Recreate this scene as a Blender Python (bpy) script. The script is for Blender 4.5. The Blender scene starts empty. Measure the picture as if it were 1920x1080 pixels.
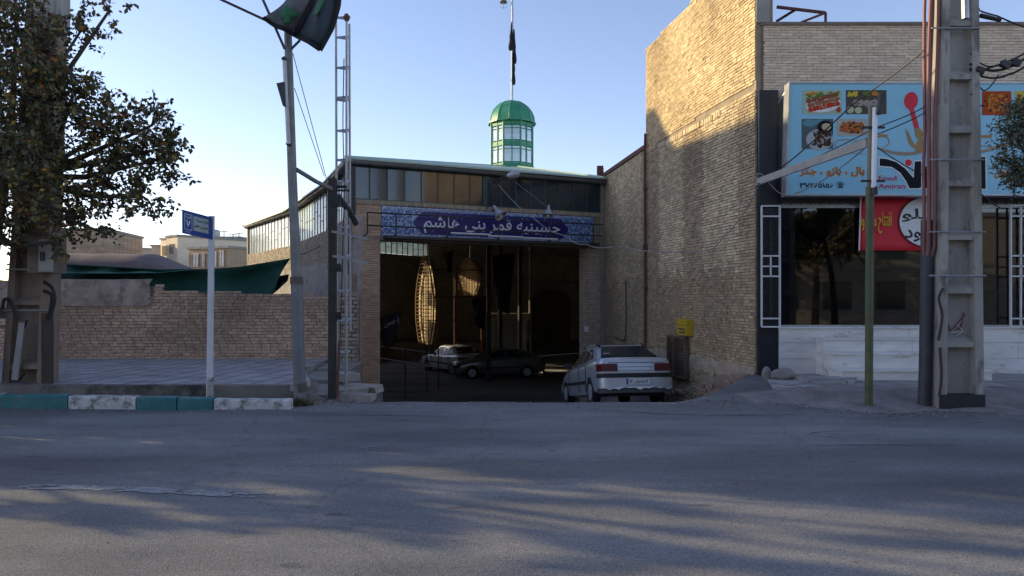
import bpy, bmesh, math, random
from mathutils import Vector, Matrix, noise as mn
R = math.radians
random.seed(7)
SC = bpy.context.scene
COL = SC.collection

# ------------------------------------------------------------------ camera, sky, sun
F = 1400.0; CH = 1.6; HOR = 560.0
cam = bpy.data.cameras.new('camera'); camo = bpy.data.objects.new('camera', cam); COL.objects.link(camo)
camo.location = (0, 0, CH); camo.rotation_euler = (R(90), 0, 0)
cam.sensor_width = 36; cam.lens = 36 * F / 1920; cam.shift_y = (HOR - 540) / 1920
cam.clip_start = 0.1; cam.clip_end = 2000
SC.camera = camo
SUNV = Vector((-1, .30, .30)).normalized()
w = bpy.data.worlds.new('World'); SC.world = w; w.use_nodes = True
nt = w.node_tree; bg = nt.nodes['Background']
sky = nt.nodes.new('ShaderNodeTexSky'); sky.sky_type = 'NISHITA'; sky.sun_disc = False
sky.sun_elevation = math.asin(SUNV.z); sky.sun_rotation = math.atan2(SUNV.x, SUNV.y)
sky.altitude = 1100; sky.air_density = 1.0; sky.dust_density = .7; sky.ozone_density = 1.6
wb = nt.nodes.new('ShaderNodeVectorMath'); wb.operation = 'MULTIPLY'; wb.inputs[1].default_value = (.80, .685, .70)   # air tint: less cyan
nt.links.new(sky.outputs[0], wb.inputs[0]); nt.links.new(wb.outputs[0], bg.inputs[0]); bg.inputs[1].default_value = 0.142
sl = bpy.data.lights.new('sun', 'SUN'); slo = bpy.data.objects.new('sun', sl); COL.objects.link(slo)
slo.rotation_euler = SUNV.to_track_quat('Z', 'Y').to_euler(); slo.location = (-30, 10, 30)
sl.energy = 2.15; sl.angle = R(.5); sl.color = (1, .80, .45)
SC.view_settings.view_transform = 'Standard'; SC.view_settings.look = 'None'
SC.view_settings.exposure = 1.45; SC.view_settings.gamma = 1

def W(px, py, D): return Vector(((px - 960) / F * D, D, CH + (HOR - py) / F * D))
def smooth(a, b, x):
    t = max(0, min(1, (x - a) / (b - a))); return t * t * (3 - 2 * t)
def lerp(a, b, t): return a + (b - a) * t

# ------------------------------------------------------------------ materials
MATS = {}
def mat(name, col, rough=.8, var=.18, scale=3., bump=.0, bscale=40., metal=0., attr=False, spec=.5, dirt=None, emit=None, coat=0, stretch=None):
    if name in MATS: return MATS[name]
    m = bpy.data.materials.new(name); m.use_nodes = True; MATS[name] = m
    N = m.node_tree.nodes; L = m.node_tree.links; p = N['Principled BSDF']
    p.inputs['Roughness'].default_value = rough; p.inputs['Metallic'].default_value = metal
    p.inputs['Specular IOR Level'].default_value = spec; p.inputs['Coat Weight'].default_value = coat
    tc = N.new('ShaderNodeTexCoord'); co = tc.outputs['Object']
    if stretch:
        mp = N.new('ShaderNodeMapping'); mp.inputs['Scale'].default_value = stretch; L.new(co, mp.inputs[0]); co = mp.outputs[0]
    nz = N.new('ShaderNodeTexNoise'); nz.inputs['Scale'].default_value = scale; nz.inputs['Detail'].default_value = 6; nz.inputs['Roughness'].default_value = .65
    L.new(co, nz.inputs['Vector'])
    rp = N.new('ShaderNodeMapRange'); rp.inputs[1].default_value = .3; rp.inputs[2].default_value = .7
    rp.inputs[3].default_value = 1 - var; rp.inputs[4].default_value = 1 + var; L.new(nz.outputs[0], rp.inputs[0])
    mx = N.new('ShaderNodeVectorMath'); mx.operation = 'SCALE'; mx.inputs[0].default_value = col[:3]
    if attr:
        a = N.new('ShaderNodeAttribute'); a.attribute_name = 'Col'; L.new(a.outputs['Color'], mx.inputs[0])
    L.new(rp.outputs[0], mx.inputs['Scale'])
    out = mx.outputs[0]
    if dirt:
        n2 = N.new('ShaderNodeTexNoise'); n2.inputs['Scale'].default_value = dirt[1]; n2.inputs['Detail'].default_value = 8; n2.inputs['Roughness'].default_value = .7; L.new(co, n2.inputs['Vector'])
        r2 = N.new('ShaderNodeMapRange'); r2.inputs[1].default_value = dirt[2]; r2.inputs[2].default_value = dirt[2] + .1; L.new(n2.outputs[0], r2.inputs[0])
        mm = N.new('ShaderNodeMix'); mm.data_type = 'RGBA'; L.new(r2.outputs[0], mm.inputs[0]); L.new(out, mm.inputs[6]); mm.inputs[7].default_value = (*dirt[0], 1); out = mm.outputs[2]
    L.new(out, p.inputs['Base Color'])
    if bump:
        n3 = N.new('ShaderNodeTexNoise'); n3.inputs['Scale'].default_value = bscale; n3.inputs['Detail'].default_value = 5; L.new(co, n3.inputs['Vector'])
        b = N.new('ShaderNodeBump'); b.inputs['Strength'].default_value = bump; b.inputs['Distance'].default_value = .02
        L.new(n3.outputs[0], b.inputs['Height']); L.new(b.outputs[0], p.inputs['Normal'])
    return m
def glassmat(name, tint, rough=.03, mixv=.5, ior=1.5):
    """window pane: tinted see-through mixed with mirror reflection by Fresnel"""
    if name in MATS: return MATS[name]
    m = bpy.data.materials.new(name); m.use_nodes = True; MATS[name] = m
    N = m.node_tree.nodes; L = m.node_tree.links; N.remove(N['Principled BSDF']); o = N['Material Output']
    t = N.new('ShaderNodeBsdfTransparent'); t.inputs[0].default_value = (*tint, 1)
    g = N.new('ShaderNodeBsdfGlossy'); g.inputs['Roughness'].default_value = rough; g.inputs[0].default_value = (.9, .95, 1, 1)
    lw = N.new('ShaderNodeFresnel'); lw.inputs[0].default_value = ior
    mr = N.new('ShaderNodeMath'); mr.operation = 'ADD'; mr.inputs[1].default_value = mixv; L.new(lw.outputs[0], mr.inputs[0])
    x = N.new('ShaderNodeMixShader'); L.new(mr.outputs[0], x.inputs[0]); L.new(t.outputs[0], x.inputs[1]); L.new(g.outputs[0], x.inputs[2]); L.new(x.outputs[0], o.inputs[0])
    return m

def asphalt(name, c1, c2):
    m = bpy.data.materials.new(name); m.use_nodes = True; MATS[name] = m
    N = m.node_tree.nodes; L = m.node_tree.links; p = N['Principled BSDF']; p.inputs['Roughness'].default_value = .75; p.inputs['Specular IOR Level'].default_value = .35
    tc = N.new('ShaderNodeTexCoord'); co = tc.outputs['Object']
    mp = N.new('ShaderNodeMapping'); mp.inputs['Scale'].default_value = (.35, 1.1, 1); L.new(co, mp.inputs[0])
    a = N.new('ShaderNodeTexNoise'); a.inputs['Scale'].default_value = .9; a.inputs['Detail'].default_value = 9; a.inputs['Roughness'].default_value = .62; L.new(mp.outputs[0], a.inputs['Vector'])
    cr = N.new('ShaderNodeValToRGB'); cr.color_ramp.elements[0].position = .35; cr.color_ramp.elements[0].color = (*c1, 1); cr.color_ramp.elements[1].position = .68; cr.color_ramp.elements[1].color = (*c2, 1); L.new(a.outputs[0], cr.inputs[0])
    v = N.new('ShaderNodeTexVoronoi'); v.inputs['Scale'].default_value = 130; L.new(co, v.inputs['Vector'])
    wn = N.new('ShaderNodeMapRange'); wn.inputs[1].default_value = 0; wn.inputs[2].default_value = 1; wn.inputs[3].default_value = .62; wn.inputs[4].default_value = 1.42
    sp = N.new('ShaderNodeSeparateColor'); L.new(v.outputs['Color'], sp.inputs[0]); L.new(sp.outputs[0], wn.inputs[0])
    sc = N.new('ShaderNodeVectorMath'); sc.operation = 'SCALE'; L.new(cr.outputs[0], sc.inputs[0]); L.new(wn.outputs[0], sc.inputs['Scale'])
    # cracks and patches of tar
    v2 = N.new('ShaderNodeTexVoronoi'); v2.feature = 'DISTANCE_TO_EDGE'; v2.inputs['Scale'].default_value = .33
    nn = N.new('ShaderNodeTexNoise'); nn.inputs['Scale'].default_value = 2.2; nn.inputs['Detail'].default_value = 6; L.new(co, nn.inputs['Vector'])
    mx = N.new('ShaderNodeMix'); mx.data_type = 'VECTOR'; mx.inputs[0].default_value = .3; L.new(co, mx.inputs[4]); L.new(nn.outputs['Color'], mx.inputs[5]); L.new(mx.outputs[1], v2.inputs['Vector'])
    ck = N.new('ShaderNodeMapRange'); ck.inputs[1].default_value = .002; ck.inputs[2].default_value = .008; ck.inputs[3].default_value = .86; ck.inputs[4].default_value = 1; L.new(v2.outputs[0], ck.inputs[0])
    s2 = N.new('ShaderNodeVectorMath'); s2.operation = 'SCALE'; L.new(sc.outputs[0], s2.inputs[0]); L.new(ck.outputs[0], s2.inputs['Scale'])
    # large repaired patches and dust
    pn_ = N.new('ShaderNodeTexNoise'); pn_.inputs['Scale'].default_value = .28; pn_.inputs['Detail'].default_value = 10; pn_.inputs['Roughness'].default_value = .6; L.new(mp.outputs[0], pn_.inputs['Vector'])
    pr_ = N.new('ShaderNodeMapRange'); pr_.inputs[1].default_value = .38; pr_.inputs[2].default_value = .62; pr_.inputs[3].default_value = .72; pr_.inputs[4].default_value = 1.28; L.new(pn_.outputs[0], pr_.inputs[0])
    s5 = N.new('ShaderNodeVectorMath'); s5.operation = 'SCALE'; L.new(s2.outputs[0], s5.inputs[0]); L.new(pr_.outputs[0], s5.inputs['Scale']); s2 = s5
    # dark scuffs
    sn = N.new('ShaderNodeTexNoise'); sn.inputs['Scale'].default_value = 5; sn.inputs['Detail'].default_value = 4; L.new(mp.outputs[0], sn.inputs['Vector'])
    sr = N.new('ShaderNodeMapRange'); sr.inputs[1].default_value = .66; sr.inputs[2].default_value = .72; sr.inputs[3].default_value = 1; sr.inputs[4].default_value = .6; L.new(sn.outputs[0], sr.inputs[0])
    s3 = N.new('ShaderNodeVectorMath'); s3.operation = 'SCALE'; L.new(s2.outputs[0], s3.inputs[0]); L.new(sr.outputs[0], s3.inputs['Scale'])
    L.new(s3.outputs[0], p.inputs['Base Color'])
    bv = N.new('ShaderNodeTexVoronoi'); bv.inputs['Scale'].default_value = 120; L.new(co, bv.inputs['Vector'])
    b = N.new('ShaderNodeBump'); b.inputs['Strength'].default_value = .5; b.inputs['Distance'].default_value = .006; L.new(bv.outputs[0], b.inputs['Height'])
    b2 = N.new('ShaderNodeBump'); b2.inputs['Strength'].default_value = .5; b2.inputs['Distance'].default_value = .06; L.new(a.outputs[0], b2.inputs['Height']); L.new(b2.outputs[0], b.inputs['Normal'])
    L.new(b.outputs[0], p.inputs['Normal'])
    return m
def gridmat(name, c1, c2, joint, size, width=.02, rowh=None, offset=0., rot=0., bump=.4, plane='XY'):
    m = bpy.data.materials.new(name); m.use_nodes = True; MATS[name] = m
    N = m.node_tree.nodes; L = m.node_tree.links; p = N['Principled BSDF']; p.inputs['Roughness'].default_value = .8
    tc = N.new('ShaderNodeTexCoord'); co = tc.outputs['Object']
    if plane == 'XZ':
        s = N.new('ShaderNodeSeparateXYZ'); c = N.new('ShaderNodeCombineXYZ'); L.new(co, s.inputs[0]); L.new(s.outputs[0], c.inputs[0]); L.new(s.outputs[2], c.inputs[1]); co = c.outputs[0]
    mp = N.new('ShaderNodeMapping'); mp.inputs['Rotation'].default_value = (0, 0, rot); L.new(co, mp.inputs[0])
    nz0 = N.new('ShaderNodeTexNoise'); nz0.inputs['Scale'].default_value = 1.5; L.new(co, nz0.inputs['Vector'])
    mx0 = N.new('ShaderNodeMix'); mx0.data_type = 'VECTOR'; mx0.inputs[0].default_value = .02; L.new(mp.outputs[0], mx0.inputs[4]); L.new(nz0.outputs['Color'], mx0.inputs[5])
    br = N.new('ShaderNodeTexBrick'); br.offset = offset; br.inputs['Scale'].default_value = 1; br.inputs['Brick Width'].default_value = size; br.inputs['Row Height'].default_value = rowh or size
    br.inputs['Mortar Size'].default_value = width; br.inputs['Color1'].default_value = (*c1, 1); br.inputs['Color2'].default_value = (*c2, 1); br.inputs['Mortar'].default_value = (*joint, 1); L.new(mx0.outputs[1], br.inputs['Vector'])
    nz = N.new('ShaderNodeTexNoise'); nz.inputs['Scale'].default_value = 2; nz.inputs['Detail'].default_value = 8; L.new(co, nz.inputs['Vector'])
    rp = N.new('ShaderNodeMapRange'); rp.inputs[1].default_value = .3; rp.inputs[2].default_value = .7; rp.inputs[3].default_value = .7; rp.inputs[4].default_value = 1.2; L.new(nz.outputs[0], rp.inputs[0])
    s = N.new('ShaderNodeVectorMath'); s.operation = 'SCALE'; L.new(br.outputs[0], s.inputs[0]); L.new(rp.outputs[0], s.inputs['Scale']); L.new(s.outputs[0], p.inputs['Base Color'])
    b = N.new('ShaderNodeBump'); b.invert = True; b.inputs['Strength'].default_value = bump; b.inputs['Distance'].default_value = .02; L.new(br.outputs['Fac'], b.inputs['Height']); L.new(b.outputs[0], p.inputs['Normal'])
    return m
def tilemat(name):
    m = bpy.data.materials.new(name); m.use_nodes = True; MATS[name] = m
    N = m.node_tree.nodes; L = m.node_tree.links; p = N['Principled BSDF']; p.inputs['Roughness'].default_value = .3
    tc = N.new('ShaderNodeTexCoord')
    nz = N.new('ShaderNodeTexNoise'); nz.inputs['Scale'].default_value = 3.5; nz.inputs['Detail'].default_value = 2; L.new(tc.outputs['Object'], nz.inputs['Vector'])
    mx = N.new('ShaderNodeMix'); mx.data_type = 'VECTOR'; mx.inputs[0].default_value = .22; L.new(tc.outputs['Object'], mx.inputs[4]); L.new(nz.outputs['Color'], mx.inputs[5])
    v = N.new('ShaderNodeTexVoronoi'); v.feature = 'DISTANCE_TO_EDGE'; v.inputs['Scale'].default_value = 9; L.new(mx.outputs[1], v.inputs['Vector'])
    cr = N.new('ShaderNodeValToRGB'); cr.color_ramp.interpolation = 'LINEAR'
    e = cr.color_ramp.elements; e[0].position = 0; e[0].color = (.50, .55, .62, 1); e[1].position = .09; e[1].color = (.02, .04, .22, 1)
    for pos, c in ((.05, (.35, .45, .6, 1)), (.2, (.03, .10, .38, 1)), (.3, (.05, .30, .52, 1)), (.42, (.02, .05, .25, 1))):
        q = e.new(pos); q.color = c
    L.new(v.outputs[0], cr.inputs[0])
    v2 = N.new('ShaderNodeTexVoronoi'); v2.inputs['Scale'].default_value = 16; L.new(mx.outputs[1], v2.inputs['Vector'])
    c2 = N.new('ShaderNodeValToRGB'); c2.color_ramp.elements[0].position = .12; c2.color_ramp.elements[0].color = (.45, .5, .55, 1); c2.color_ramp.elements[1].position = .2; c2.color_ramp.elements[1].color = (0, 0, 0, 1); L.new(v2.outputs[0], c2.inputs[0])
    ad = N.new('ShaderNodeVectorMath'); ad.operation = 'MAXIMUM'; L.new(cr.outputs[0], ad.inputs[0]); L.new(c2.outputs[0], ad.inputs[1]); L.new(ad.outputs[0], p.inputs['Base Color'])
    return m

m_asph = asphalt('asphalt', (.128, .127, .130), (.225, .218, .210))
m_earth = mat('earth', (.20, .165, .13), .95, .3, 2.5, .7, 14)
m_paver = gridmat('pavers', (.42, .40, .40), (.31, .30, .30), (.12, .115, .12), .42, .022, rowh=.28, rot=R(6), bump=.6)
m_slab = gridmat('stone_slabs', (.36, .335, .32), (.29, .27, .26), (.13, .12, .11), .9, .02, rowh=.55, offset=.4, rot=R(-12))
m_brick = mat('mud_brick', (.4, .3, .2), .92, .28, 9, .8, 45, attr=True)
m_brick2 = mat('facing_brick', (.4, .3, .2), .85, .12, 14, .25, 60, attr=True)
m_mortar = mat('mortar', (.24, .175, .135), .95, .3, 5, .6, 30)
m_mortar2 = mat('pale_mortar', (.20, .165, .135), .95, .2, 5, .3, 30)
m_plaster = mat('plaster', (.40, .31, .255), .95, .32, 2.6, .9, 9, dirt=((.24, .19, .16), 3, .52))
m_cement = mat('cement', (.30, .29, .27), .9, .3, 3, .5, 25, dirt=((.13, .12, .11), 1.2, .58))
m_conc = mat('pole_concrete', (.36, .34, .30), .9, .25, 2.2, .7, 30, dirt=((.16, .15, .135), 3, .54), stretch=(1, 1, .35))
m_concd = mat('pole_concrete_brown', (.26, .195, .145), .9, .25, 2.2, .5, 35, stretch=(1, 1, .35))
m_marble = mat('marble', (.72, .71, .68), .35, .16, 2.5, .08, 10, dirt=((.40, .37, .34), 3, .56), stretch=(.5, 1, 1.6))
m_steel = mat('grey_paint', (.20, .20, .19), .6, .3, 6, .15, 40, dirt=((.09, .06, .045), 4, .64))
m_gal = mat('galvanised', (.42, .43, .44), .45, .2, 6, 0, metal=.5)
m_dark = mat('dark_metal', (.035, .035, .035), .55, .3, 8, .1)
m_black = mat('black_plastic', (.015, .015, .016), .5, .2, 8)
m_white = mat('white_paint', (.66, .67, .68), .5, .1, 6, .05, dirt=((.30, .25, .2), 5, .68))
m_navy = mat('navy', (.012, .012, .15), .35, .15, 6)
m_rust = mat('rust', (.13, .05, .035), .8, .35, 9, .3, 50)
m_green = mat('green_paint', (.04, .26, .14), .45, .15, 3)
m_paleg = mat('pale_green_paint', (.30, .52, .36), .5, .12, 3)
m_gsteel = mat('olive_paint', (.085, .10, .045), .55, .3, 5, .1, dirt=((.05, .035, .02), 6, .66))
m_cable = mat('cable', (.02, .018, .018), .6)
m_wire = mat('pale_wire', (.30, .29, .28), .6)
m_rubber = mat('tyre_rubber', (.014, .014, .014), .85, .2, 20)
m_leaf = mat('leaf', (.05, .06, .03), .55, .2, 30, attr=True, spec=.35)
m_bark = mat('bark', (.09, .065, .045), .95, .3, 12, .8, 30)
m_wood = mat('old_wood', (.26, .17, .095), .8, .3, 12, .3, 40)
m_cloth_b = mat('black_cloth', (.012, .012, .014), .9, .3, 5)

# ------------------------------------------------------------------ mesh building
WP = {}
class M:
    def __init__(s): s.v = []; s.f = []; s.mi = []; s.c = []; s.cm = 0; s.col = (1, 1, 1)
    def add(s, vs, fs):
        o = len(s.v); s.v += [Vector(a) for a in vs]
        for f in fs: s.f.append([o + i for i in f]); s.mi.append(s.cm); s.c.append(s.col)
        return s
    def box(s, x0, x1, y0, y1, z0, z1):
        return s.add([(x0, y0, z0), (x1, y0, z0), (x1, y1, z0), (x0, y1, z0), (x0, y0, z1), (x1, y0, z1), (x1, y1, z1), (x0, y1, z1)],
                     [(0, 3, 2, 1), (4, 5, 6, 7), (0, 1, 5, 4), (1, 2, 6, 5), (2, 3, 7, 6), (3, 0, 4, 7)])
    def obox(s, c, size, rot=None, jit=0):
        rot = rot or Matrix.Identity(3); c = Vector(c); h = Vector(size) / 2; vs = []
        for z in (-1, 1):
            for x, y in ((-1, -1), (1, -1), (1, 1), (-1, 1)):
                vs.append(c + rot @ Vector((x * h.x + random.uniform(-jit, jit), y * h.y + random.uniform(-jit, jit), z * h.z + random.uniform(-jit, jit))))
        return s.add(vs, [(0, 3, 2, 1), (4, 5, 6, 7), (0, 1, 5, 4), (1, 2, 6, 5), (2, 3, 7, 6), (3, 0, 4, 7)])
    def bar(s, a, b, w_, h_, up=(0, 0, 1)):
        a = Vector(a); b = Vector(b); d = b - a; y = d.normalized(); x = y.cross(Vector(up))
        if x.length < 1e-4: x = Vector((1, 0, 0))
        x.normalize(); z = x.cross(y)
        rot = Matrix((x, y, z)).transposed()
        return s.obox((a + b) / 2, (w_, d.length, h_), rot)
    def tube(s, pts, r, n=8, cap=True):
        pts = [Vector(p) for p in pts]; rs = r if isinstance(r, (list, tuple)) else [r] * len(pts)
        o = len(s.v); ref = None; vs = []
        for i, p in enumerate(pts):
            t = (pts[min(i + 1, len(pts) - 1)] - pts[max(i - 1, 0)]).normalized()
            if ref is None: ref = Vector((0, 0, 1)) if abs(t.z) < .9 else Vector((0, 1, 0))
            a = t.cross(ref).normalized(); b = t.cross(a); ref = a.cross(t)
            for k in range(n):
                q = 2 * math.pi * k / n; vs.append(p + (a * math.cos(q) + b * math.sin(q)) * rs[i])
        fs = []
        for i in range(len(pts) - 1):
            for k in range(n): fs.append((i * n + k, i * n + (k + 1) % n, (i + 1) * n + (k + 1) % n, (i + 1) * n + k))
        if cap: fs.append(tuple(range(n - 1, -1, -1))); fs.append(tuple((len(pts) - 1) * n + k for k in range(n)))
        return s.add(vs, fs)
    def lathe(s, prof, c, n=16, axis='Z', rot=None):
        c = Vector(c); vs = []
        for r, h in prof:
            for k in range(n):
                q = 2 * math.pi * (k + .5) / n; p = Vector((r * math.cos(q), r * math.sin(q), h))
                if axis == 'Y': p = Vector((p.x, p.z, p.y))
                if axis == 'X': p = Vector((p.z, p.x, p.y))
                if rot: p = rot @ p
                vs.append(c + p)
        fs = [(i * n + k, i * n + (k + 1) % n, (i + 1) * n + (k + 1) % n, (i + 1) * n + k) for i in range(len(prof) - 1) for k in range(n)]
        fs += [tuple(range(n - 1, -1, -1)), tuple((len(prof) - 1) * n + k for k in range(n))]
        return s.add(vs, fs)
    def prism(s, poly, ext):
        """poly: 3D points of a flat face, ext: vector of thickness"""
        n = len(poly); e = Vector(ext); vs = [Vector(p) for p in poly] + [Vector(p) + e for p in poly]
        return s.add(vs, [tuple(range(n)), tuple(range(2 * n - 1, n - 1, -1))] + [(i, (i + 1) % n, n + (i + 1) % n, n + i) for i in range(n)])
    def build(s, name, mats, parent=None, smooth_=False, fix=True, cut=None):
        if not isinstance(mats, (list, tuple)): mats = [mats]
        base = WP.get(parent.name, Vector()) if parent else None
        if parent is None:
            xs = [v.x for v in s.v]; ys = [v.y for v in s.v]; zs = [v.z for v in s.v]
            base = Vector(((min(xs) + max(xs)) / 2, (min(ys) + max(ys)) / 2, min(zs))) if fix else Vector()
        me = bpy.data.meshes.new(name); me.from_pydata([tuple(v - base) for v in s.v], [], s.f)
        for m in mats: me.materials.append(m)
        me.polygons.foreach_set('material_index', s.mi)
        if any(c != (1, 1, 1) for c in s.c):
            a = me.color_attributes.new('Col', 'FLOAT_COLOR', 'CORNER'); d = []
            for p, c in zip(me.polygons, s.c): d += [*c, 1] * p.loop_total
            a.data.foreach_set('color', d)
        bm = bmesh.new(); bm.from_mesh(me); bmesh.ops.recalc_face_normals(bm, faces=bm.faces) if fix else None; bm.to_mesh(me); bm.free()
        if smooth_: me.polygons.foreach_set('use_smooth', [True] * len(me.polygons)); me.set_sharp_from_angle(angle=R(smooth_ if smooth_ > 1 else 40))
        me.update()
        o = bpy.data.objects.new(name, me); COL.objects.link(o)
        if parent: o.parent = parent; WP[o.name] = base
        else: o.location = base; WP[o.name] = base
        return o
def tag(o, label, cat, group=None):
    o['label'] = label; o['category'] = cat
    if group: o['group'] = group
    return o
def thing(name, label, cat, loc=(0, 0, 0), group=None):
    o = bpy.data.objects.new(name, None); COL.objects.link(o); o.location = loc; o.empty_display_size = .2; WP[o.name] = Vector(loc)
    return tag(o, label, cat, group)
def struct(o, kind='structure'): o['kind'] = kind; return o
def lab(o, l): o['label'] = l; return o

# Persian shaping: presentation forms, right to left
FR = {'ا': (0xFE8D, 0xFE8E), 'آ': (0xFE81, 0xFE82), 'د': (0xFEA9, 0xFEAA), 'ر': (0xFEAD, 0xFEAE), 'ز': (0xFEAF, 0xFEB0), 'و': (0xFEED, 0xFEEE)}
for ch, b in {'ب': 0xFE8F, 'پ': 0xFB56, 'ت': 0xFE95, 'ج': 0xFE9D, 'چ': 0xFB7A, 'ح': 0xFEA1, 'خ': 0xFEA5, 'س': 0xFEB1, 'ش': 0xFEB5, 'ع': 0xFEC9, 'ف': 0xFED1, 'ق': 0xFED5, 'ک': 0xFB8E, 'گ': 0xFB92, 'ل': 0xFEDD, 'م': 0xFEE1, 'ن': 0xFEE5, 'ه': 0xFEE9, 'ی': 0xFBFC}.items():
    FR[ch] = tuple(b + i for i in range(4))
def fa(t):
    out = []
    for i, c in enumerate(t):
        if c not in FR: out.append(c); continue
        prev = i > 0 and t[i - 1] != ' ' and (t[i - 1] == 'ـ' or len(FR.get(t[i - 1], ())) == 4)
        nxt = i + 1 < len(t) and (t[i + 1] in FR or t[i + 1] == 'ـ') and len(FR[c]) == 4
        f = FR[c]; k = (3 if nxt else 1) if prev else (2 if nxt else 0)
        out.append(chr(f[min(k, len(f) - 1)]) if k != 3 or len(f) == 4 else chr(f[1]))
    s = ''.join(out); runs = []; digs = '۰۱۲۳۴۵۶۷۸۹'
    res = ''; i = 0
    while i < len(s):          # keep numbers left to right
        if s[i] in digs:
            j = i
            while j < len(s) and s[j] in digs: j += 1
            res = s[i:j] + res; i = j
        else: res = s[i] + res; i += 1
    return res
def text(s, fr, x, z, m, parent, width=None, height=None, bold=0., d=.002, name='lettering', slant=0, track=1.):
    """flat lettering on frame fr=(origin, xdir, zdir, outward normal); x,z = centre; fitted to width and height"""
    c = bpy.data.curves.new('t', 'FONT'); c.body = s; c.offset = bold; c.extrude = 0; c.shear = slant; c.space_character = track; c.resolution_u = 2
    t = bpy.data.objects.new('t', c); COL.objects.link(t); bpy.context.view_layer.update()
    dg = bpy.context.evaluated_depsgraph_get(); me = bpy.data.meshes.new_from_object(t.evaluated_get(dg))
    bpy.data.objects.remove(t)
    vs = [v.co.copy() for v in me.vertices]; fs = [tuple(p.vertices) for p in me.polygons]
    if not vs: return None
    x0 = min(v.x for v in vs); x1 = max(v.x for v in vs); y0 = min(v.y for v in vs); y1 = max(v.y for v in vs)
    sx = width / (x1 - x0) if width else None; sy = height / (y1 - y0) if height else None
    sx = sx or sy; sy = sy or sx
    o, xd, zd, nd = fr; g = M()
    g.add([o + xd * (x + (v.x - (x0 + x1) / 2) * sx) + zd * (z + (v.y - (y0 + y1) / 2) * sy) + nd * d for v in vs], fs)
    return g.build(name, m, parent, fix=(parent is None))
def frame(o, xd, zd=(0, 0, 1)):
    xd = Vector(xd).normalized(); zd = Vector(zd).normalized(); return (Vector(o), xd, zd, xd.cross(zd).normalized())
def pt(fr, x, z, d=0): return fr[0] + fr[1] * x + fr[2] * z + fr[3] * d
def flat(g, fr, poly, d): return g.add([pt(fr, x, z, d) for x, z in poly], [tuple(range(len(poly)))])
def ell(cx, cz, rx, rz, n=20, a=0):
    return [(cx + rx * math.cos(q) * math.cos(a) - rz * math.sin(q) * math.sin(a), cz + rx * math.cos(q) * math.sin(a) + rz * math.sin(q) * math.cos(a)) for q in [2 * math.pi * k / n for k in range(n)]]

def bricks(g, fr, u0, u1, z0, z1, pu, pz, gap, th, cols, jd=.008, jr=.006, keep=None, tone=None, drop=.0, lean=None):
    """real bricks on a wall frame; g.cm 0 = brick, backing uses material 1"""
    n, xd, zd, nd = len(g.v), fr[1], fr[2], fr[3]
    rows = int((z1 - z0) / pz + .5)
    for r in range(rows):
        z = z0 + (r + .5) * pz; off = (r % 2) * .5 * pu + random.uniform(-.12, .12) * pu
        u = u0 - off
        while u < u1:
            a = max(u, u0); b = min(u + pu * random.uniform(.95, 1.05), u1); un = b if b < u1 else u1 + 1
            if b - a > .03 and (keep is None or keep((a + b) / 2, z)) and random.random() > drop:
                base = cols[random.randrange(len(cols))]; k = random.uniform(.88, 1.10)
                if tone: tc = tone((a + b) / 2, z); base = tuple(base[i] * tc[i] for i in range(3))
                g.col = tuple(c * k for c in base)
                d0 = random.uniform(-jd, jd); d1 = d0 + random.uniform(-jd, jd) * .6; zz = random.uniform(-jr, jr); tl = random.uniform(-jr, jr)
                h = (pz - gap * random.uniform(.7, 1.4)) / 2; e = gap / 2
                A, B = a + e, b - e
                sag = mn.noise(Vector((a * .35, z * .5, 3))) * .016
                zc = z + zz + sag
                lx = (lambda q: lean(q) if lean else 0.)
                P = [pt(fr, A + lx(zc), zc - h - tl, -th), pt(fr, B + lx(zc), zc - h + tl, -th), pt(fr, B + lx(zc), zc + h + tl, -th), pt(fr, A + lx(zc), zc + h - tl, -th),
                     pt(fr, A + lx(zc), zc - h - tl, d0), pt(fr, B + lx(zc), zc - h + tl, d1), pt(fr, B + lx(zc), zc + h + tl, d1), pt(fr, A + lx(zc), zc + h - tl, d0)]
                g.add(P, [(4, 5, 6, 7), (0, 1, 5, 4), (1, 2, 6, 5), (2, 3, 7, 6), (3, 0, 4, 7)])
            u = un
    g.col = (1, 1, 1)
    return g

# ------------------------------------------------------------------ ground
RAMP = [(11.3, 0), (12.2, .09), (16.7, .86), (19.3, 1.22), (27, 2.15), (30, 2.2), (400, 2.2)]
def ramp(y):
    if y <= RAMP[0][0]: return 0.
    for (a, za), (b, zb) in zip(RAMP, RAMP[1:]):
        if y <= b: return za + (zb - za) * (y - a) / (b - a)
    return 2.2
def wallx(y): return 4.72 - .175 * (y - 14.5) if y < 20.5 else 3.67 - .12 * (y - 20.5)
HALL = [(-4.59, 21.4), (-6.47, 26.3), (-10.1, 34.1), (-14.5, 41), (-9.5, 47), (-6, 53), (6, 54), (13, 48), (14, 37), (9, 30), (2.95, 25)]
def inside(x, y, P=HALL):
    c = False; j = len(P) - 1
    for i in range(len(P)):
        if (P[i][1] > y) != (P[j][1] > y) and x < (P[j][0] - P[i][0]) * (y - P[i][1]) / (P[j][1] - P[i][1]) + P[i][0]: c = not c
        j = i
    return c
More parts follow.
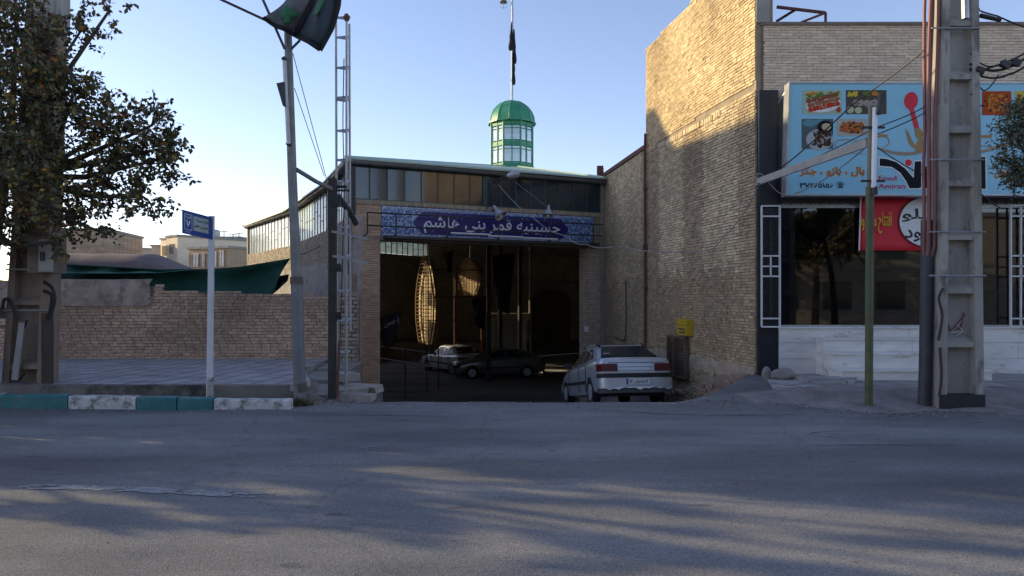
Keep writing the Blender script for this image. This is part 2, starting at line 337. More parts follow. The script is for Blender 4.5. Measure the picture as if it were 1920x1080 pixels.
def ground(x, y):
    n = mn.noise(Vector((x * .5, y * .5, 0))) * .02 + mn.noise(Vector((x * 1.7, y * 1.7, 5))) * .008
    if y < 11.3 and True:
        z = n * smooth(-2, 6, y)
        if y > 10.6 and x > 2.8: z += .05 * smooth(10.6, 11.3, y) * smooth(2.8, 4.4, x)
        return z
    if y > 21.2 and (inside(x, y) or inside(x + .3, y + .3)): return -ramp(y)
    xl = -3.05 - max(0, y - 12) * .13; wl = .5
    xr = 3.3 + (y - 12) * .5 if y < 15 else wallx(y) + .4
    wgt = smooth(xl - wl, xl + .15, x) * (1 - smooth(xr - .75, xr + .05, x)) if y < 25.3 else 0
    side = .02 if x < 0 else .05 + .07 * smooth(3.2, 4.6, x)
    if x < -3.35 and y < 12.65: side = -.42
    elif x < -3.1 and y < 12.65: side = lerp(-.42, .02, smooth(-3.35, -3.1, x))
    return -ramp(y) * wgt + side * (1 - wgt) * smooth(11.3, 11.45, y) + n
def axis(lo, hi, a, b, st, far):
    v = [t for t in far if t < a]; k = a
    while k < b: v.append(k); k += st
    v.append(b); return v + [t for t in far if t > b]
XS = axis(0, 0, -16, 16, .2, (-600, -250, -100, -50, -30, -20, 20, 30, 50, 100, 250, 600))
YS = axis(0, 0, 2, 30, .15, (-600, -200, -80, -40, -20, -8, 32, 36, 42, 50, 60, 100, 250, 600))
g = M(); vs = [(x, y, ground(x, y)) for y in YS for x in XS]; nx = len(XS)
g.v = [Vector(a) for a in vs]
for j in range(len(YS) - 1):
    for i in range(nx - 1):
        g.f.append([j * nx + i, j * nx + i + 1, (j + 1) * nx + i + 1, (j + 1) * nx + i]); g.c.append((1, 1, 1))
        x = (XS[i] + XS[i + 1]) / 2; y = (YS[j] + YS[j + 1]) / 2
        e = (y > 11.2 and (x < -3.3 and not inside(x, y))) or (y > 14.2 and x > 5) or (y > 56)
        g.mi.append(1 if e else 0)
struct(g.build('road', [m_asph, m_earth], smooth_=60, fix=False))
import bisect
def gz(x, y):
    i = max(0, min(nx - 2, bisect.bisect_right(XS, x) - 1)); j = max(0, min(len(YS) - 2, bisect.bisect_right(YS, y) - 1))
    u = (x - XS[i]) / (XS[i + 1] - XS[i]); v = (y - YS[j]) / (YS[j + 1] - YS[j]); h = lambda a, b: ground(XS[a], YS[b])
    return lerp(lerp(h(i, j), h(i + 1, j), u), lerp(h(i, j + 1), h(i + 1, j + 1), u), v)
# dusty verge in front of the right pavement
g = M(); nxv = 60
def vergeY0(x): return 10.35 - .35 * smooth(6, 8, x) + .25 * mn.noise(Vector((x * .9, 0, 1))) + 1.0 * (1 - smooth(3.4, 5.2, x))
for i in range(nxv + 1):
    x = 3.6 + i * .14; y0 = vergeY0(x)
    for k in range(7):
        t = k / 6; y = lerp(y0, 12.05, t); z = gz(x, y) + (-.012 if k == 0 else .006) + .05 * smooth(3.6, 5, x) * smooth(0, .6, t) + mn.noise(Vector((x * 3, y * 3, 2))) * .03 * min(1, t * 4)
        g.v.append(Vector((x, y, z)))
for i in range(nxv):
    for k in range(6):
        a = i * 7 + k; g.f.append([a, a + 7, a + 8, a + 1]); g.mi.append(0); g.c.append((1, 1, 1))
struct(g.build('verge', mat('dusty_asphalt', (.22, .195, .18), .95, .35, 3, .8, 22), smooth_=60))
# pavements
g = M(); g.prism([(-40, 12.62, .02), (-3.75, 12.62, .02), (-3.62, 13.4, .02), (-4.35, 15.6, .02), (-4.35, 18.1, .02), (-40, 18.1, .02)], (0, 0, .13))
struct(g.build('pavement', m_paver))
g = M(); g.box(-40, -3.75, 12.44, 12.615, -.4, .155)
struct(g.build('pavement_edge', mat('edge_stone', (.20, .175, .15), .9, .35, 2, .5, 30, dirt=((.05, .045, .04), .8, .52))))
g = M(); g.prism([(4.3, 12.3, .1), (5.2, 11.75, .1), (6.6, 12.0, .1), (7.2, 11.9, .1), (14, 12.0, .1), (14, 14.4, .1), (4.85, 14.4, .1)], (0, 0, .06))
struct(g.build('pavement', m_slab))
# worn lane line
g = M(); q_lane = []
for i in range(150):
    for j in range(9):
        t0, t1 = i / 150, (i + 1) / 150; xa_, xb_ = lerp(-4.25, -1.95, t0), lerp(-4.25, -1.95, t1); yc = lerp(6.36, 6.04, t0); ya_, yb_ = yc + (j / 9 - .5) * .17, yc + ((j + 1) / 9 - .5) * .17
        edge = max(abs(t0 - .5) * 2, abs(j - 4) / 4 * .9); wear = mn.noise(Vector((xa_ * 6, ya_ * 14, 0))) + .6 * mn.noise(Vector((xa_ * 25, ya_ * 30, 3)))
        if wear > -.5 + .75 * max(0, edge - .55) / .45:
            q_lane.append(1); g.add([(x, y, gz(x, y) + .005) for x, y in ((xa_, ya_), (xb_, ya_), (xb_, yb_), (xa_, yb_))], [(0, 1, 2, 3)])
struct(g.build('road_marking', mat('worn_line', (.30, .30, .295), .85, .25, 6, .5, 60, dirt=((.18, .18, .18), 9, .52)), fix=False))

# loose gravel along the verge, kerb and ramp
rs = random.Random(3); g = M()
def peb(x, y, sz):
    c = Vector((x, y, gz(x, y) + sz * .2)); k = rs.uniform(.5, 1.3); b = rs.choice([(.24, .21, .18), (.16, .15, .14), (.32, .29, .25)]); g.col = tuple(q * k for q in b)
    P = [c + Vector((math.cos(q) * sz * rs.uniform(.6, 1.2), math.sin(q) * sz * rs.uniform(.6, 1.2), rs.uniform(-.1, .2) * sz)) for q in (0, 1.3, 2.5, 3.8, 5.0)]; t_ = c + Vector((0, 0, sz * rs.uniform(.5, .9)))
    g.add(P + [t_], [(i, (i + 1) % 5, 5) for i in range(5)])
for _ in range(900):
    x = rs.uniform(2.5, 11); y = vergeY0(x) + rs.gauss(0, .22)
    peb(x, y, abs(rs.gauss(.008, .008)) + .004)
for _ in range(500): x = rs.uniform(-9, -3.0); peb(x, 10.75 - abs(rs.gauss(0, .12)), abs(rs.gauss(.007, .006)) + .003)
for _ in range(420): peb(rs.uniform(-3.3, 4.2), rs.gauss(11.4, .5), abs(rs.gauss(.007, .007)) + .003)
for _ in range(160): peb(rs.uniform(-3.4, -2.4), rs.gauss(11.8, .45), abs(rs.gauss(.014, .012)) + .004)
for _ in range(350): peb(rs.uniform(-6, 6), rs.uniform(4.2, 10.5), abs(rs.gauss(.003, .003)) + .002)
g.col = (1, 1, 1); struct(g.build('gravel', m_brick, fix=False), 'stuff')
# dark tar seam and worn marks on the carriageway
def trail(pts, w_, m, nm, wob=.02, seed=1):
    g = M(); P = []
    for (a, b) in zip(pts, pts[1:]):
        for i in range(16): t = i / 16; P.append((lerp(a[0], b[0], t), lerp(a[1], b[1], t)))
    P.append(pts[-1])
    for i, (x, y) in enumerate(P):
        y += wob * mn.noise(Vector((i * .35, seed, 0))); ww = w_ * (.35 + abs(mn.noise(Vector((i * .5, seed, 4)))) * 1.6) * (.3 + .7 * math.sin(math.pi * (i + .5) / len(P)))
        for s_ in (-1, 1): yy = y + s_ * ww / 2; g.v.append(Vector((x, yy, gz(x, yy) + .005)))
    for i in range(len(P) - 1): g.f.append([2 * i, 2 * i + 1, 2 * i + 3, 2 * i + 2][::-1]); g.mi.append(0); g.c.append((1, 1, 1))
    return struct(g.build(nm, m, fix=False))
seam = mat('tar_seam', (.03, .03, .033), .7, .2, 9)
def GP(px, py): D = F * CH / (py - HOR); return ((px - 960) / F * D, D)
trail([GP(1512, 834), GP(1600, 835), GP(1700, 835), GP(1786, 836)], .035, seam, 'road_crack', .01, 2)
trail([GP(1120, 771), GP(1230, 776), GP(1340, 779), GP(1500, 778)], .05, seam, 'road_crack', .05, 5)
trail([GP(560, 778), GP(700, 779), GP(860, 781)], .045, seam, 'road_crack', .06, 8)
chalk = mat('chalk_scuff', (.30, .30, .29), .9, .3, 12)
trail([GP(658, 843), GP(690, 839), GP(730, 834)], .05, chalk, 'road_scuff', .02, 3)
q = [GP(1580 + 62 * math.cos(a), 814 + 6 * math.sin(a)) for a in [k * .52 for k in range(13)]]; trail(q, .03, seam, 'road_crack', 0, 6)
trail([GP(600, 988), GP(630, 986), GP(655, 989)], .015, chalk, 'road_scuff', .01, 9)

# ------------------------------------------------------------------ kerb stones
teal = mat('teal_paint', (.02, .145, .15), .6, .2, 8, .4, 30, dirt=((.13, .14, .14), 7, .57))
kwhite = mat('kerb_white', (.52, .52, .50), .8, .2, 8, .5, 25, dirt=((.17, .16, .15), 5, .50))
kg = 'painted kerb stones in a row along the road'
def kerb(px0, px1, m, label):
    def q(px): t = px / 545; return Vector(((px - 960) / F * lerp(10.93, 10.77, t), lerp(10.93, 10.77, t), 0))
    a, b = q(px0 + 1.2), q(px1 - 1.2); h = lerp(.20, .135, max(0, (px0 + px1) / 1090)); d = (b - a); n_ = max(2, int(d.length / .08)); g = M()
    prof = [(0, -.1), (.0, h - .025), (.02, h), (.13, h + .003), (.15, h - .02), (.15, -.3)]
    for i in range(n_ + 1):
        p = a + d * i / n_
        for k, (yy, zz) in enumerate(prof):
            j = mn.noise(Vector((p.x * 3, k * 2.1, 0))) * .012 if 0 < k < 5 else 0
            g.v.append(p + Vector((0, yy + j, zz + j)))
    m_ = len(prof)
    for i in range(n_):
        for k in range(m_ - 1): g.f.append([i * m_ + k, (i + 1) * m_ + k, (i + 1) * m_ + k + 1, i * m_ + k + 1])
    g.f += [list(range(m_)), [n_ * m_ + k for k in range(m_)]]
    g.mi = [0] * len(g.f); g.c = [(1, 1, 1)] * len(g.f)
    tag(g.build('kerb_stone', m, smooth_=30), label, 'kerb stone', kg)
kerb(-130, 0, kwhite, 'white kerb stone cut off by the left edge of the photo')
kerb(0, 127, teal, 'long teal kerb stone at the far left, in front of the big concrete pole')
kerb(127, 255, kwhite, 'white kerb stone between two teal ones')
kerb(255, 331, teal, 'short teal kerb stone right of the middle white one')
kerb(331, 400, teal, 'short teal kerb stone at the foot of the white street sign pole')
kerb(400, 545, kwhite, 'chipped white kerb stone at the right end of the row')

# ------------------------------------------------------------------ left brick boundary wall
BR = [(.57, .41, .295), (.61, .44, .32), (.53, .38, .275), (.56, .38, .265)]
def wtop(x):     # top height of the left wall at world X
    px = 960 + x / 18.1 * F
    if px < 262: return 2.05
    if px < 300: return 1.95
    if px < 350: return 1.82
    return lerp(1.80, 1.66, (px - 350) / 300)
fr = frame((0, 18.1, 0), (1, 0, 0)); g = M()
def wkeep(u, z):
    return z < wtop(u) + mn.noise(Vector((u * 2, 0, 0))) * .05 and not (u < -8.8 + mn.noise(Vector((0, z * 3, 0))) * .25 and z > 1.42)
bricks(g, fr, -19, -3.75, .13, 2.1, .205, .076, .014, .03, BR, keep=wkeep, drop=.006, jd=.009, jr=.004,
       tone=lambda u, z: (lambda k: (k, k * .98, k * .97))(.86 + .35 * mn.noise(Vector((u * .5, z * .8, 9))) + .05))
g.cm = 1
for i in range(60):
    a = -19 + i * 15.25 / 60; b = a + 15.25 / 60
    g.box(a, b, 18.12, 18.42, -.3, wtop((a + b) / 2) + .01 * (i % 3) - .06)
tw = g.build('brick_boundary_wall', [m_brick, m_mortar])
tag(tw, 'low reddish mud brick boundary wall running behind the left pavement', 'wall')
g = M(); n_ = 50
for i in range(n_ + 1):
    x = -19 + i * (19 - 8.75) / n_; e = mn.noise(Vector((x * 2, 1, 1))) * .09
    for k in range(8):
        z = lerp(1.42 + e * .5, 2.07 + e * .5, k / 7); x_ = x + ((mn.noise(Vector((9, z * 4, 0))) * .35) if i > n_ - 2 else 0); g.v.append(Vector((x_, 18.06 + mn.noise(Vector((x * 1.5, z * 1.5, 4))) * .025, z)))
for i in range(n_):
    for k in range(7): a = i * 8 + k; g.f.append([a, a + 8, a + 9, a + 1]); g.mi.append(0); g.c.append((1, 1, 1))
lab(g.build('plaster_coat', m_plaster, tw, smooth_=60), 'grey mud plaster on the upper left of the wall')
# end return of the wall toward the hall and rubble foot
g = M(); fr = frame((-3.72, 18.1, 0), (.08, 1, 0)); fr = frame((-3.72, 18.1, 0), (-.25, 1, 0)); 
fr2 = (Vector((-3.72, 18.1, 0)), Vector((-.25, 1, 0)).normalized(), Vector((0, 0, 1)), Vector((1, .25, 0)).normalized())
bricks(g, fr2, 0, 3.4, -1.3, 2.2, .235, .098, .02, .03, BR, drop=.02)
g.cm = 1; g.prism([pt(fr2, 0, -1.5, -.03), pt(fr2, 3.4, -1.5, -.03), pt(fr2, 3.4, 2.2, -.03), pt(fr2, 0, 2.2, -.03)], fr2[3] * -.2)
frf = frame((-4.2, 18.35, 0), (1, .02, 0)); g.cm = 0
bricks(g, frame((-4.22, 18.0, 0), (1, 0, 0)), 0, .5, -1.0, 1.72, .235, .098, .02, .1, [(.33, .28, .22), (.38, .31, .24)], jd=.012)
tag(g.build('brick_side_wall', [m_brick, m_mortar]), 'rough brick return wall between boundary wall and hall pillar', 'wall')

# steps down beside the ramp
st = thing('stone_steps', 'worn stone steps leading down beside the leaning lamp post', 'steps', (-3.9, 14.5, -.3))
for k, (x0, x1, y0, y1, z) in enumerate([(-4.3, -3.55, 16.3, 18.0, .02), (-4.3, -3.35, 14.6, 16.3, -.06), (-4.0, -3.1, 13.0, 14.6, -.12)]):
    g = M(); g.obox(((x0 + x1) / 2, (y0 + y1) / 2, z - .25 + .06), (x1 - x0, y1 - y0, .5), Matrix.Rotation(R(4 - 3 * k), 3, 'Z'), .03); g.build('step', mat('step_stone', (.24, .215, .19), .9, .25, 3, .5, 20), st)
for i, (px, py, D, sx, sy, sz, a, l) in enumerate([(672, 748, 12.1, .52, .26, .11, -8, 'flat paving block lying nearest the road beside the mast'), (662, 736, 12.7, .5, .3, .09, 4, 'paving block half under another beside the mast foot'),
        (682, 733, 13.1, .62, .3, .12, -20, 'long paving block leaning toward the hall pillar'), (655, 712, 14.6, .4, .3, .15, 12, 'rough boulder at the foot of the brick wall end')]):
    g = M(); c = W(px, py, D); g.obox((c.x, c.y, c.z + sz / 2 - .02), (sx, sy, sz), Matrix.Rotation(R(a), 3, 'Z'), .02)
    tag(g.build('stone_block', mat('block_stone', (.30, .27, .235), .9, .25, 4, .5, 20)), l, 'stone block', 'loose blocks beside the hall entrance')
g = M(); g.bar(W(528, 752, 11.6), W(552, 736, 11.9), .16, .05); tag(g.build('wooden_plank', m_bark), 'short dark plank propped over the gutter end', 'plank')
# weeds at the foot of the metal pole
g = M(); c = W(562, 760, 11.15)
for i in range(700):
    a = random.uniform(0, 6.28); r = abs(random.gauss(0, .13)); b = Vector((c.x + r * math.cos(a) * 1.2, c.y + r * math.sin(a) * .6, -.02)); h = random.uniform(.04, .2) * (1 - r * 1.6 if r < .5 else .2)
    d = Vector((random.gauss(0, .05), random.gauss(0, .05), h)); s_ = Vector((random.uniform(-1, 1), random.uniform(-1, 1), 0)).normalized() * .006
    k = random.uniform(.6, 1.3); g.col = (.075 * k, .085 * k, .035 * k) if random.random() < .7 else (.2 * k, .16 * k, .08 * k)
    g.add([b - s_, b + s_, b + d], [(0, 1, 2)])
struct(g.build('grass', m_leaf, fix=False), 'stuff')

# ------------------------------------------------------------------ the hall
def hp(s, z=0, d=0):
    a = Vector((-4.59, 21.4, z)); b = Vector((2.95, 25, z)); n_ = Vector((b.y - a.y, -(b.x - a.x), 0)).normalized()
    return a + (b - a) * s + n_ * d
FD = (hp(1) - hp(0)).normalized(); FL = (hp(1) - hp(0)).length
ff = frame(hp(0), FD)        # facade frame, u in metres along the front
def fu(px): k = (px - 960) / F; return (21.4 * k + 4.59) / (7.54 - 3.6 * k) * FL
hall = thing('prayer_hall', 'big dark assembly hall with open gateway, glass band and green lantern roof', 'hall', (0, 37, -2.2))
TAN = [(.58, .39, .26), (.54, .36, .24), (.61, .42, .28)]
def pillar(u0, u1, zb, cols, nm, pz=.065):
    g = M(); g.cm = 0; bricks(g, (pt(ff, 0, 0, .012), ff[1], ff[2], ff[3]), u0, u1, zb, 3.45, .23, pz, .012, .03, cols, jd=.003, jr=.001)
    side = (pt(ff, u1 if u0 < 3 else u0, 0, 0), ff[3] * -1, Vector((0, 0, 1)), ff[1] if u0 < 3 else ff[1] * -1)
    bricks(g, (side[0] + side[3] * .012, side[1], side[2], side[3]), -.0, .5, zb, 3.3, .23, pz, .012, .03, cols, jd=.003, jr=.001)
    g.cm = 1; g.prism([pt(ff, u0, zb - 1.2, 0), pt(ff, u1, zb - 1.2, 0), pt(ff, u1, 3.3, 0), pt(ff, u0, 3.3, 0)], ff[3] * -.5)
    g.build(nm, [m_brick2, m_mortar2], hall)
uL0, uL1, uR0, uR1 = fu(672), fu(712), fu(1101), FL
pillar(uL0, uL1, -1.15, TAN, 'pillar')
g = M(); g.prism([pt(ff, uL0 - .1, -2.3, .08), pt(ff, uL1 + .1, -2.3, .08), pt(ff, uL1 + .06, -1.0, .08), pt(ff, uL0 - .1, -1.0, .08)], ff[3] * -.7); g.build('pillar_foot', m_cement, hall)
pillar(uR0, uR1, -2.0, [(.50, .39, .29), (.46, .35, .27)], 'pillar', .085)
# lintel with bricks, tile panel, soldier course
g = M(); g.cm = 1; g.prism([pt(ff, 0, 3.3, -.0), pt(ff, FL, 3.3, 0), pt(ff, FL, 4.45, 0), pt(ff, 0, 4.45, 0)], ff[3] * -.5); g.cm = 0
bricks(g, (pt(ff, 0, 0, .014), ff[1], ff[2], ff[3]), 0, fu(714), 3.45, 4.32, .22, .06, .01, .03, TAN, jd=.003, jr=.001)
bricks(g, (pt(ff, 0, 0, .014), ff[1], ff[2], ff[3]), fu(1113), FL, 3.45, 4.32, .22, .06, .01, .03, [(.33, .27, .2)], jd=.003, jr=.001)
bricks(g, (pt(ff, 0, 0, .05), ff[1], ff[2], ff[3]), 0, FL, 4.325, 4.46, .065, .135, .012, .06, [(.42, .34, .24), (.38, .29, .2)], jd=.003, jr=.001)
bricks(g, (pt(ff, 0, 0, .014), ff[1], ff[2], ff[3]), 0, FL, 3.30, 3.42, .065, .12, .012, .03, [(.27, .22, .16)], jd=.003, jr=.001)
g.build('lintel', [m_brick2, m_mortar2], hall)
g = M(); g.prism([pt(ff, fu(715), 3.44, .012), pt(ff, fu(1112), 3.44, .012), pt(ff, fu(1112), 4.315, .012), pt(ff, fu(715), 4.315, .012)], ff[3] * .02)
tile = g.build('tile_panel', tilemat('arabesque_tiles'), hall)
g = M(); a, b = fu(778), fu(1062); P = []
for k in range(13): q = math.pi / 2 + math.pi * k / 12; P.append((a + .3 + .3 * math.cos(q) * (1 + .25 * math.cos(q * 4)), 3.86 + .335 * math.sin(q)))
for k in range(13): q = -math.pi / 2 + math.pi * k / 12; P.append((b - .3 + .3 * math.cos(q) * (1 + .25 * math.cos(q * 4)), 3.86 + .335 * math.sin(q)))
flat(g, ff, P, .036); g.build('cartouche', m_navy, tile, fix=False)
wt = mat('tile_white', (.74, .76, .82), .4, .05)
text(fa('حسینیه قمر بنی هاشم'), ff, (a + b) / 2, 3.83, wt, tile, width=(b - a) * .90, height=.54, bold=.012, d=.040)
g = M()
for i in range(24):
    u = lerp(a + .4, b - .4, random.random()); z = random.choice([3.60, 3.62, 4.05, 4.08, 4.1, 4.12]); l = random.uniform(.02, .045)
    g.prism([pt(ff, u, z, .038), pt(ff, u + .012, z - .004, .038), pt(ff, u + l * .6 + .012, z + l, .038), pt(ff, u + l * .6, z + l, .038)], ff[3] * .003)
g.build('vowel_marks', wt, tile)
# borders of the tile panel
g = M()
for z in (3.462, 4.27):
    flat(g, ff, [(fu(717), z), (fu(1110), z), (fu(1110), z + .022), (fu(717), z + .022)], .035)
for i in range(150):
    u = lerp(fu(720), fu(1108), i / 150); flat(g, ff, [(u, 4.225), (u + .022, 4.225), (u + .034, 4.255), (u + .012, 4.255)] if i % 2 else [(u, 4.255), (u + .022, 4.255), (u + .034, 4.225), (u + .012, 4.225)], .037)
g.build('tile_border', mat('border_white', (.42, .48, .58), .4), tile, fix=False)
# glass band above
dglass = mat('dark_glazing', (.015, .03, .042), .08, .3, 2, 0, spec=.75)
dframe = mat('window_frame_green', (.03, .075, .07), .5, .2, 6)
g = M(); 
npan = 16
for i in range(npan):
    u0, u1 = FL * i / npan + .02, FL * (i + 1) / npan - .01; tl = random.uniform(-.012, .012); t2 = random.uniform(-.006, .006)
    g.add([pt(ff, u0, 4.48, -.02 + tl), pt(ff, u1, 4.48, -.02 + t2), pt(ff, u1, 5.42, -.02 - tl), pt(ff, u0, 5.42, -.02 - t2)], [(0, 1, 2, 3)])
wb = g.build('window_band', dglass, hall, fix=False)
g = M()
for i in range(npan + 1): g.prism([pt(ff, FL * i / npan - .015, 4.46, .0), pt(ff, FL * i / npan + .02, 4.46, .0), pt(ff, FL * i / npan + .02, 5.44, .0), pt(ff, FL * i / npan - .015, 5.44, .0)], ff[3] * -.06)
for z in (4.452, 5.40): g.prism([pt(ff, 0, z, .002), pt(ff, FL, z, .002), pt(ff, FL, z + .04, .002), pt(ff, 0, z + .04, .002)], ff[3] * -.07)
g.prism([pt(ff, fu(905), 4.46, .03), pt(ff, fu(913), 4.46, .03), pt(ff, fu(913), 5.44, .03), pt(ff, fu(905), 5.44, .03)], ff[3] * -.1)
g.build('window_frame', dframe, wb)
# gutter along the front with joint rings
def gutter(a, b, r=.085):
    g = M(); a = Vector(a); b = Vector(b); n_ = max(2, int((b - a).length / .95)); g.tube([a, b], r, 12)
    for i in range(n_ + 1): p = a.lerp(b, i / n_); t = (b - a).normalized() * .015; g.tube([p - t, p + t], r + .012, 12)
    return g.build('gutter', m_gut, hall, smooth_=40)
m_gut = mat('gutter_metal', (.12, .125, .13), .5, .25, 5)
gutter(pt(ff, -.08, 5.52, .14), pt(ff, FL + .1, 5.52, .14), .1)
# side and back facets: glass top, brick, plaster below
fros = mat('frosted_panels', (.62, .66, .66), .35, .12, 1.2, 0, dirt=((.36, .40, .42), 3, .6))
C0 = Vector((0, 37, 0)); NH = len(HALL)
inb = mat('inner_brick', (.42, .37, .33), .95, .25, 2.5, .4, 25)
def facet(A, B, glass=True, zt=5.5, zg=4.0, out=True, broken=0.):  # broken: share of panes left out to let sun patches in
    A = Vector((*A, 0)); B = Vector((*B, 0)); d = (B - A).normalized(); n_ = Vector((-d.y, d.x, 0))
    if (A + B).dot(n_) / 2 - C0.dot(n_) < 0: n_ = -n_
    Ln = (B - A).length; f_ = (A, d, Vector((0, 0, 1)), n_)
    g = M(); g.cm = 0; g.prism([pt(f_, 0, -2.4, -.01), pt(f_, Ln, -2.4, -.01), pt(f_, Ln, zg, -.01), pt(f_, 0, zg, -.01)], n_ * -.3)
    g.build('inner_wall', [inb], hall)
    g = M(); 
    if out:
        bricks(g, (A + n_ * .015, d, f_[2], n_), 0, Ln, min(2.9, zg - .3), zg, .24, .075, .012, .02, [(.34, .30, .25), (.40, .35, .29), (.30, .26, .21)], jd=.006)
        g.cm = 1; g.prism([pt(f_, 0, -.5, 0), pt(f_, Ln, -.5, 0), pt(f_, Ln, min(2.9, zg - .3), 0), pt(f_, 0, min(2.9, zg - .3), 0)], n_ * .02)
        g.build('outer_wall', [m_brick, m_cement], hall)
    if glass:
        n1 = int(Ln / .55); g = M(); gf = M()
        for i in range(n1):
            u0 = Ln * i / n1 + .012; u1 = Ln * (i + 1) / n1 - .012; rows = [zg + .02, zg + .02 + random.choice([.45, .7, .9]), zt - .03] if zt - zg < 2.5 else [zg + .02 + k * (zt - .05 - zg) / 6 for k in range(7)]
            for r_ in range(len(rows) - 1):
              if random.random() >= broken: g.prism([pt(f_, u0, rows[r_] + .015, -.06), pt(f_, u1, rows[r_] + .015, -.06), pt(f_, u1, rows[r_ + 1] - .0, -.06), pt(f_, u0, rows[r_ + 1] - .0, -.06)], n_ * .012)
            gf.prism([pt(f_, u0 - .03, zg, -.09), pt(f_, u0, zg, -.09), pt(f_, u0, zt, -.09), pt(f_, u0 - .03, zt, -.09)], n_ * .06)
            gf.prism([pt(f_, u0, rows[1] - .012, -.087), pt(f_, u1, rows[1] - .012, -.087), pt(f_, u1, rows[1] + .014, -.087), pt(f_, u0, rows[1] + .014, -.087)], n_ * .05)
        for u in (0, Ln): gf.prism([pt(f_, u - .05, zg, -.1), pt(f_, u + .05, zg, -.1), pt(f_, u + .05, zt, -.1), pt(f_, u - .05, zt, -.1)], n_ * .13)
        wbn = g.build('window_band', m_pan, hall); gf.build('window_frame', m_dark, wbn)
    gutter(A + n_ * .12 + Vector((0, 0, zt + .03)), B + n_ * .12 + Vector((0, 0, zt + .03)), .09)
def pane_translucent(name):
    m = bpy.data.materials.new(name); m.use_nodes = True; N = m.node_tree.nodes; L = m.node_tree.links; N.remove(N['Principled BSDF'])
    d = N.new('ShaderNodeBsdfDiffuse'); t = N.new('ShaderNodeBsdfTransparent'); gl = N.new('ShaderNodeBsdfGlossy'); gl.inputs['Roughness'].default_value = .12
    tc = N.new('ShaderNodeTexCoord'); nz = N.new('ShaderNodeTexNoise'); nz.inputs['Scale'].default_value = .8; nz.inputs['Detail'].default_value = 5; L.new(tc.outputs['Object'], nz.inputs['Vector'])
    cr = N.new('ShaderNodeValToRGB'); cr.color_ramp.elements[0].position = .3; cr.color_ramp.elements[0].color = (.48, .60, .68, 1); cr.color_ramp.elements[1].position = .65; cr.color_ramp.elements[1].color = (.72, .86, .92, 1); L.new(nz.outputs[0], cr.inputs[0]); L.new(cr.outputs[0], d.inputs[0])
    t.inputs[0].default_value = (.9, .95, .95, 1)
    a = N.new('ShaderNodeMixShader'); a.inputs[0].default_value = .42; L.new(d.outputs[0], a.inputs[1]); L.new(t.outputs[0], a.inputs[2])
    b = N.new('ShaderNodeMixShader'); b.inputs[0].default_value = .3; L.new(a.outputs[0], b.inputs[1]); L.new(gl.outputs[0], b.inputs[2]); L.new(b.outputs[0], N['Material Output'].inputs[0]); return m
m_pan = pane_translucent('dusty_glass')
for i in range(NH - 1):
    A, B = HALL[i], HALL[i + 1]; facet(A, B, glass=(i in (0, 1, 2, 3, 4)), out=(i < 4), zg=(4.0, 4.0, 4.0, .6, 4.55, 4.55, 4.55, 4.55, 4.55, 4.55)[i], broken=.7 if i == 3 else 0)  # west side: tall glazing with panes omitted so sun reaches the lattice frames
    if i not in (0, 1, 2, 3, 4):
        g = M(); g.prism([(*A, 3.9), (*B, 3.9), (*B, 5.45), (*A, 5.45)], (C0 - Vector((*A, 0))).normalized() * .2); g.build('upper_wall', inb, hall)
# roof
g = M(); ez = 5.60
ring = [Vector((*p, 0)) for p in HALL]; ring = [C0 + (p - C0) * (1 + .35 / (p - C0).length) for p in ring]
apex = [C0 + Vector((math.cos(2 * math.pi * (k + .5) / NH), math.sin(2 * math.pi * (k + .5) / NH), 0)) for k in range(NH)]
apex = [C0 + (p - C0).normalized() * 1.0 for p in ring]
vs = [p + Vector((0, 0, ez)) for p in ring] + [p + Vector((0, 0, 7.98)) for p in apex] + [p + Vector((0, 0, ez - .05)) for p in ring] + [p + Vector((0, 0, 7.9)) for p in apex]
fs = []
for k in range(NH):
    j = (k + 1) % NH; fs += [(k, j, NH + j, NH + k), (2 * NH + k, 3 * NH + k, 3 * NH + j, 2 * NH + j), (k, 2 * NH + k, 2 * NH + j, j)]
fs.append(tuple(range(NH, 2 * NH))); fs.append(tuple(range(4 * NH - 1, 3 * NH - 1, -1)))
g.add(vs, fs)
m_roof = mat('green_roof_sheet', (.34, .44, .34), .5, .15, 1.5)
roof = g.build('roof', m_roof, hall)
g = M()
for k in range(NH):
    g.tube([vs[k], vs[NH + k]], .05, 6)
g.build('roof_seam', m_roof, roof)
# lantern
LC = Vector((0, 37, 7.95))
def oct_(r, z, k): q = R(22.5 + 45 * k); return LC + Vector((r * math.cos(q), r * math.sin(q), z))
g = M(); rr = 1.09
for z0, z1 in ((-.15, .22), (1.08, 1.28), (2.08, 2.28)):
    g.add([oct_(rr + .0, z0, k) for k in range(8)] + [oct_(rr, z1, k) for k in range(8)], [(k, (k + 1) % 8, 8 + (k + 1) % 8, 8 + k) for k in range(8)])
for k in range(8):
    g.tube([oct_(rr, -.1, k), oct_(rr, 2.25, k)], .045, 6); a, b = oct_(rr, 0, k), oct_(rr, 0, k + 1)
    for t in (.5,): p = a.lerp(b, t); g.tube([p, p + Vector((0, 0, 2.25))], .028, 4)
    for z in (.26, 1.05, 1.32, 2.05): g.tube([a + Vector((0, 0, z)), b + Vector((0, 0, z))], .025, 4)
    for z in (.9, 1.9): g.tube([a + Vector((0, 0, z)) , b + Vector((0, 0, z))], .016, 4)
lf = g.build('lantern_frame', m_green, hall)
g = M(); g.add([oct_(1.4, -.2, k) for k in range(8)] + [oct_(1.15, .12, k) for k in range(8)], [(k, (k + 1) % 8, 8 + (k + 1) % 8, 8 + k) for k in range(8)]); g.build('lantern_base', m_green, hall)
